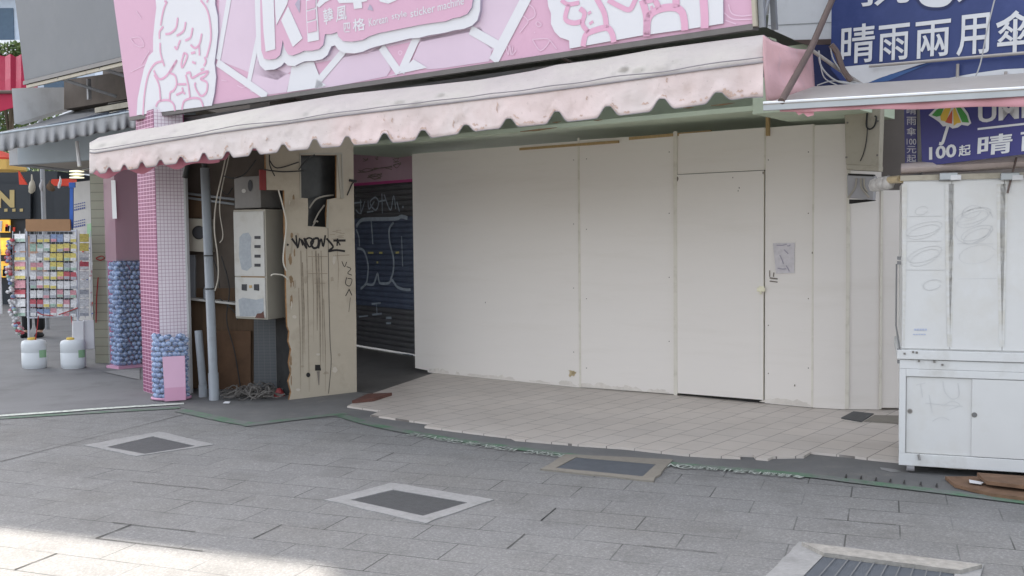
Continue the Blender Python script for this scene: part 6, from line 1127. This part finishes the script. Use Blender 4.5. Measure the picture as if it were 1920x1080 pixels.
# umbrellas / cloth canopies at far left
mu = thing('striped_market_umbrella', 'red and yellow market umbrella beyond the grey awning', 'umbrella', (-11.2, 21, 0))
mb = MB(); c = D(-8, 282, 21); mb.lathe(c + V((0, 0, -.22)), [(.62, 0), (.62, .04), (.02, .24)], 8); mb.build('red_top', M['red2'], mu)
mb = MB(); mb.lathe(c + V((0, 0, -.42)), [(.60, 0), (.615, .2)], 8); mb.build('yellow_valance', M['orange'], mu)
mb = MB(); mb.tube([V((c.x, c.y, 0)), c], .025, 8); mb.build('pole', M['paper'], mu)
mb = MB(); mb.prism([D(34, 320, 20.5), D(50, 346, 20.5), D(36, 346, 20.5)], (0, .05, 0)); tag(mb.build('red_pennant', M['red2'], loc=D(40, 346, 20.5)), 'red triangular cloth flap beside the market umbrella', 'flag')
mb = MB(); mb.prism([D(97, 336, 19), D(131, 335, 19), D(131, 348, 19), D(92, 348, 19)], (0, .3, 0)); tag(mb.build('red_roof_board', M['red2'], loc=D(110, 348, 19)), 'small red board seen through the passage above the rack', 'board')
# clutter under the ceiling above the rack
for k, (x, y, w, h, m_, lab) in enumerate(((60, 350, 14, 22, 'beige', 'tan bundle hanging in the passage above the rack'), (78, 350, 12, 18, 'fixture', 'grey bundle hanging in the passage above the rack'), (112, 345, 9, 14, 'paper', 'bright white bundle hanging in the passage by the blue banner'), (95, 352, 14, 14, 'ply', 'brown bundle hanging in the passage above the rack'), (160, 352, 24, 12, 'ply_up', 'dark bundle hanging behind the notice sheet'))):
    mb = MB(); c = D(x, y, 16.2); r = w * 16.2 / FOC / 2; hh = h * 16.2 / FOC; mb.lathe(c, [(.01, -hh / 2), (r * .8, -hh * .35), (r, 0), (r * .7, hh * .35), (.02, hh / 2), (.008, hh)], 9, rot=k, sy=.7)
    for v_ in mb.v: v_ += V((noise.noise(v_ * 9) * .04, 0, noise.noise(v_ * 9 + V((5, 5, 5))) * .04))
    tag(mb.build('hanging_bundle', M[m_], loc=c, smooth=True), lab, 'bundle')
# trees beyond
def tree(px, py, Y, w, h, n, label, group):
    c = D(px, py, Y); t = thing('leafy_tree', label, 'tree', (c.x, c.y, 0), group); mb = MB()
    mb.tube([(c.x, c.y, 0), (c.x + .1, c.y, c.z * .5), (c.x, c.y, c.z)], [.16, .11, .05], 8)
    for k in range(5): a_ = k * 1.3; mb.tube([(c.x, c.y, c.z * .6), (c.x + math.cos(a_) * w * .5, c.y + math.sin(a_) * w * .5, c.z + .3)], [.05, .015], 6)
    mb.build('trunk', M['bark'], t); mb = MB()
    for k in range(n):
        d_ = V((random.gauss(0, 1), random.gauss(0, 1), random.gauss(0, 1))).normalized() * random.uniform(.35, 1) ** .6; p = V((c.x + d_.x * w, c.y + d_.y * w, c.z + d_.z * h)); p += V((noise.noise(p * 1.3), noise.noise(p * 1.3 + V((9, 0, 0))), 0)) * .4
        a_ = V((random.gauss(0, 1), random.gauss(0, 1), random.gauss(0, 1))).normalized(); b_ = a_.orthogonal().normalized(); s_ = random.uniform(.06, .13); mb.face([p - a_ * s_, p + b_ * s_ * .5, p + a_ * s_, p - b_ * s_ * .5], random.random() < .35)
    mb.build('crown', [M['leaf'], M['leaf2']], t)
tree(6, 228, 42, 2.4, 1.2, 2600, 'green tree crown below the crimson canopy', 'street trees'); tree(10, 335, 30, 2.2, 1.0, 2600, 'darker green tree behind the market umbrella', 'street trees'); tree(14, 102, 40, 1.0, .5, 900, 'small tree in front of the pale tower above the crimson canopy', 'street trees')
# person behind the rack
pf = G(64, 632); pr = thing('person', 'person in black trousers standing behind the display rack', 'person', pf)
def skin(name, chain, edges, mt_, sub=2):
    me = bpy.data.meshes.new(name); me.from_pydata([V(p) for p, r in chain], edges, []); o = bpy.data.objects.new(name, me); COL.objects.link(o); o.parent = pr
    md = o.modifiers.new('skin', 'SKIN'); 
    for i, (p, r) in enumerate(chain): me.skin_vertices[0].data[i].radius = r if isinstance(r, tuple) else (r, r)
    me.skin_vertices[0].data[0].use_root = True; md.use_smooth_shade = True
    s_ = o.modifiers.new('smooth', 'SUBSURF'); s_.levels = s_.render_levels = sub; me.materials.append(mt_); return o
body = [((0, 0, .90), (.14, .10)), ((0, 0, 1.10), (.12, .09)), ((0, 0, 1.34), (.15, .09)), ((0, 0, 1.46), (.055, .055)), ((0, -.01, 1.58), (.075, .09)), ((0, -.01, 1.66), (.06, .07)), ((.09, 0, .84), .085), ((.10, -.02, .48), .06), ((.105, 0, .10), .045), ((.11, -.12, .04), .035), ((-.09, 0, .84), .085), ((-.10, -.02, .48), .06), ((-.105, 0, .10), .045), ((-.11, -.12, .04), .035), ((.17, 0, 1.36), .055), ((.22, 0, 1.10), .042), ((.20, -.10, .88), .03), ((-.17, 0, 1.36), .055), ((-.22, 0, 1.10), .042), ((-.20, -.10, .88), .03)]
skin('body', body, [(0, 1), (1, 2), (2, 3), (3, 4), (4, 5), (0, 6), (6, 7), (7, 8), (8, 9), (0, 10), (10, 11), (11, 12), (12, 13), (2, 14), (14, 15), (15, 16), (2, 17), (17, 18), (18, 19)], M['skin'])
tr = [((0, 0, .90), (.155, .115)), ((0, 0, 1.0), (.14, .105)), ((.09, 0, .84), .105), ((.10, -.02, .48), .085), ((.105, 0, .09), .075), ((-.09, 0, .84), .105), ((-.10, -.02, .48), .085), ((-.105, 0, .09), .075)]
skin('trousers', tr, [(0, 1), (0, 2), (2, 3), (3, 4), (0, 5), (5, 6), (6, 7)], M['trousers'])
sh_ = [((0, 0, 1.10), (.15, .115)), ((0, 0, .96), (.15, .115)), ((0, 0, 1.34), (.165, .105)), ((0, 0, 1.44), (.08, .07)), ((.18, 0, 1.36), .07), ((.225, 0, 1.12), .06), ((-.18, 0, 1.36), .07), ((-.225, 0, 1.12), .06)]
skin('shirt', sh_, [(0, 1), (0, 2), (2, 3), (2, 4), (4, 5), (2, 6), (6, 7)], M['shirt'])
mb = MB(); mb.lathe(pf + V((0, .005, 1.66)), [(.088, -.06), (.094, .0), (.08, .05), (.045, .075), (.005, .085)], 14, sy=1.12); mb.build('hair', M['cable_dk'], pr, smooth=True)
for s_ in (-1, 1):
    mb = MB(); mb.lathe(pf + V((s_ * .11, -.06, 0)), [(.03, .0), (.05, .01), (.052, .04), (.035, .08), (.02, .09)], 14, sy=2.4); mb.build('shoe', M['trousers'], pr, smooth=True)

for o in bpy.data.objects:
    if '_w' in o: del o['_w']
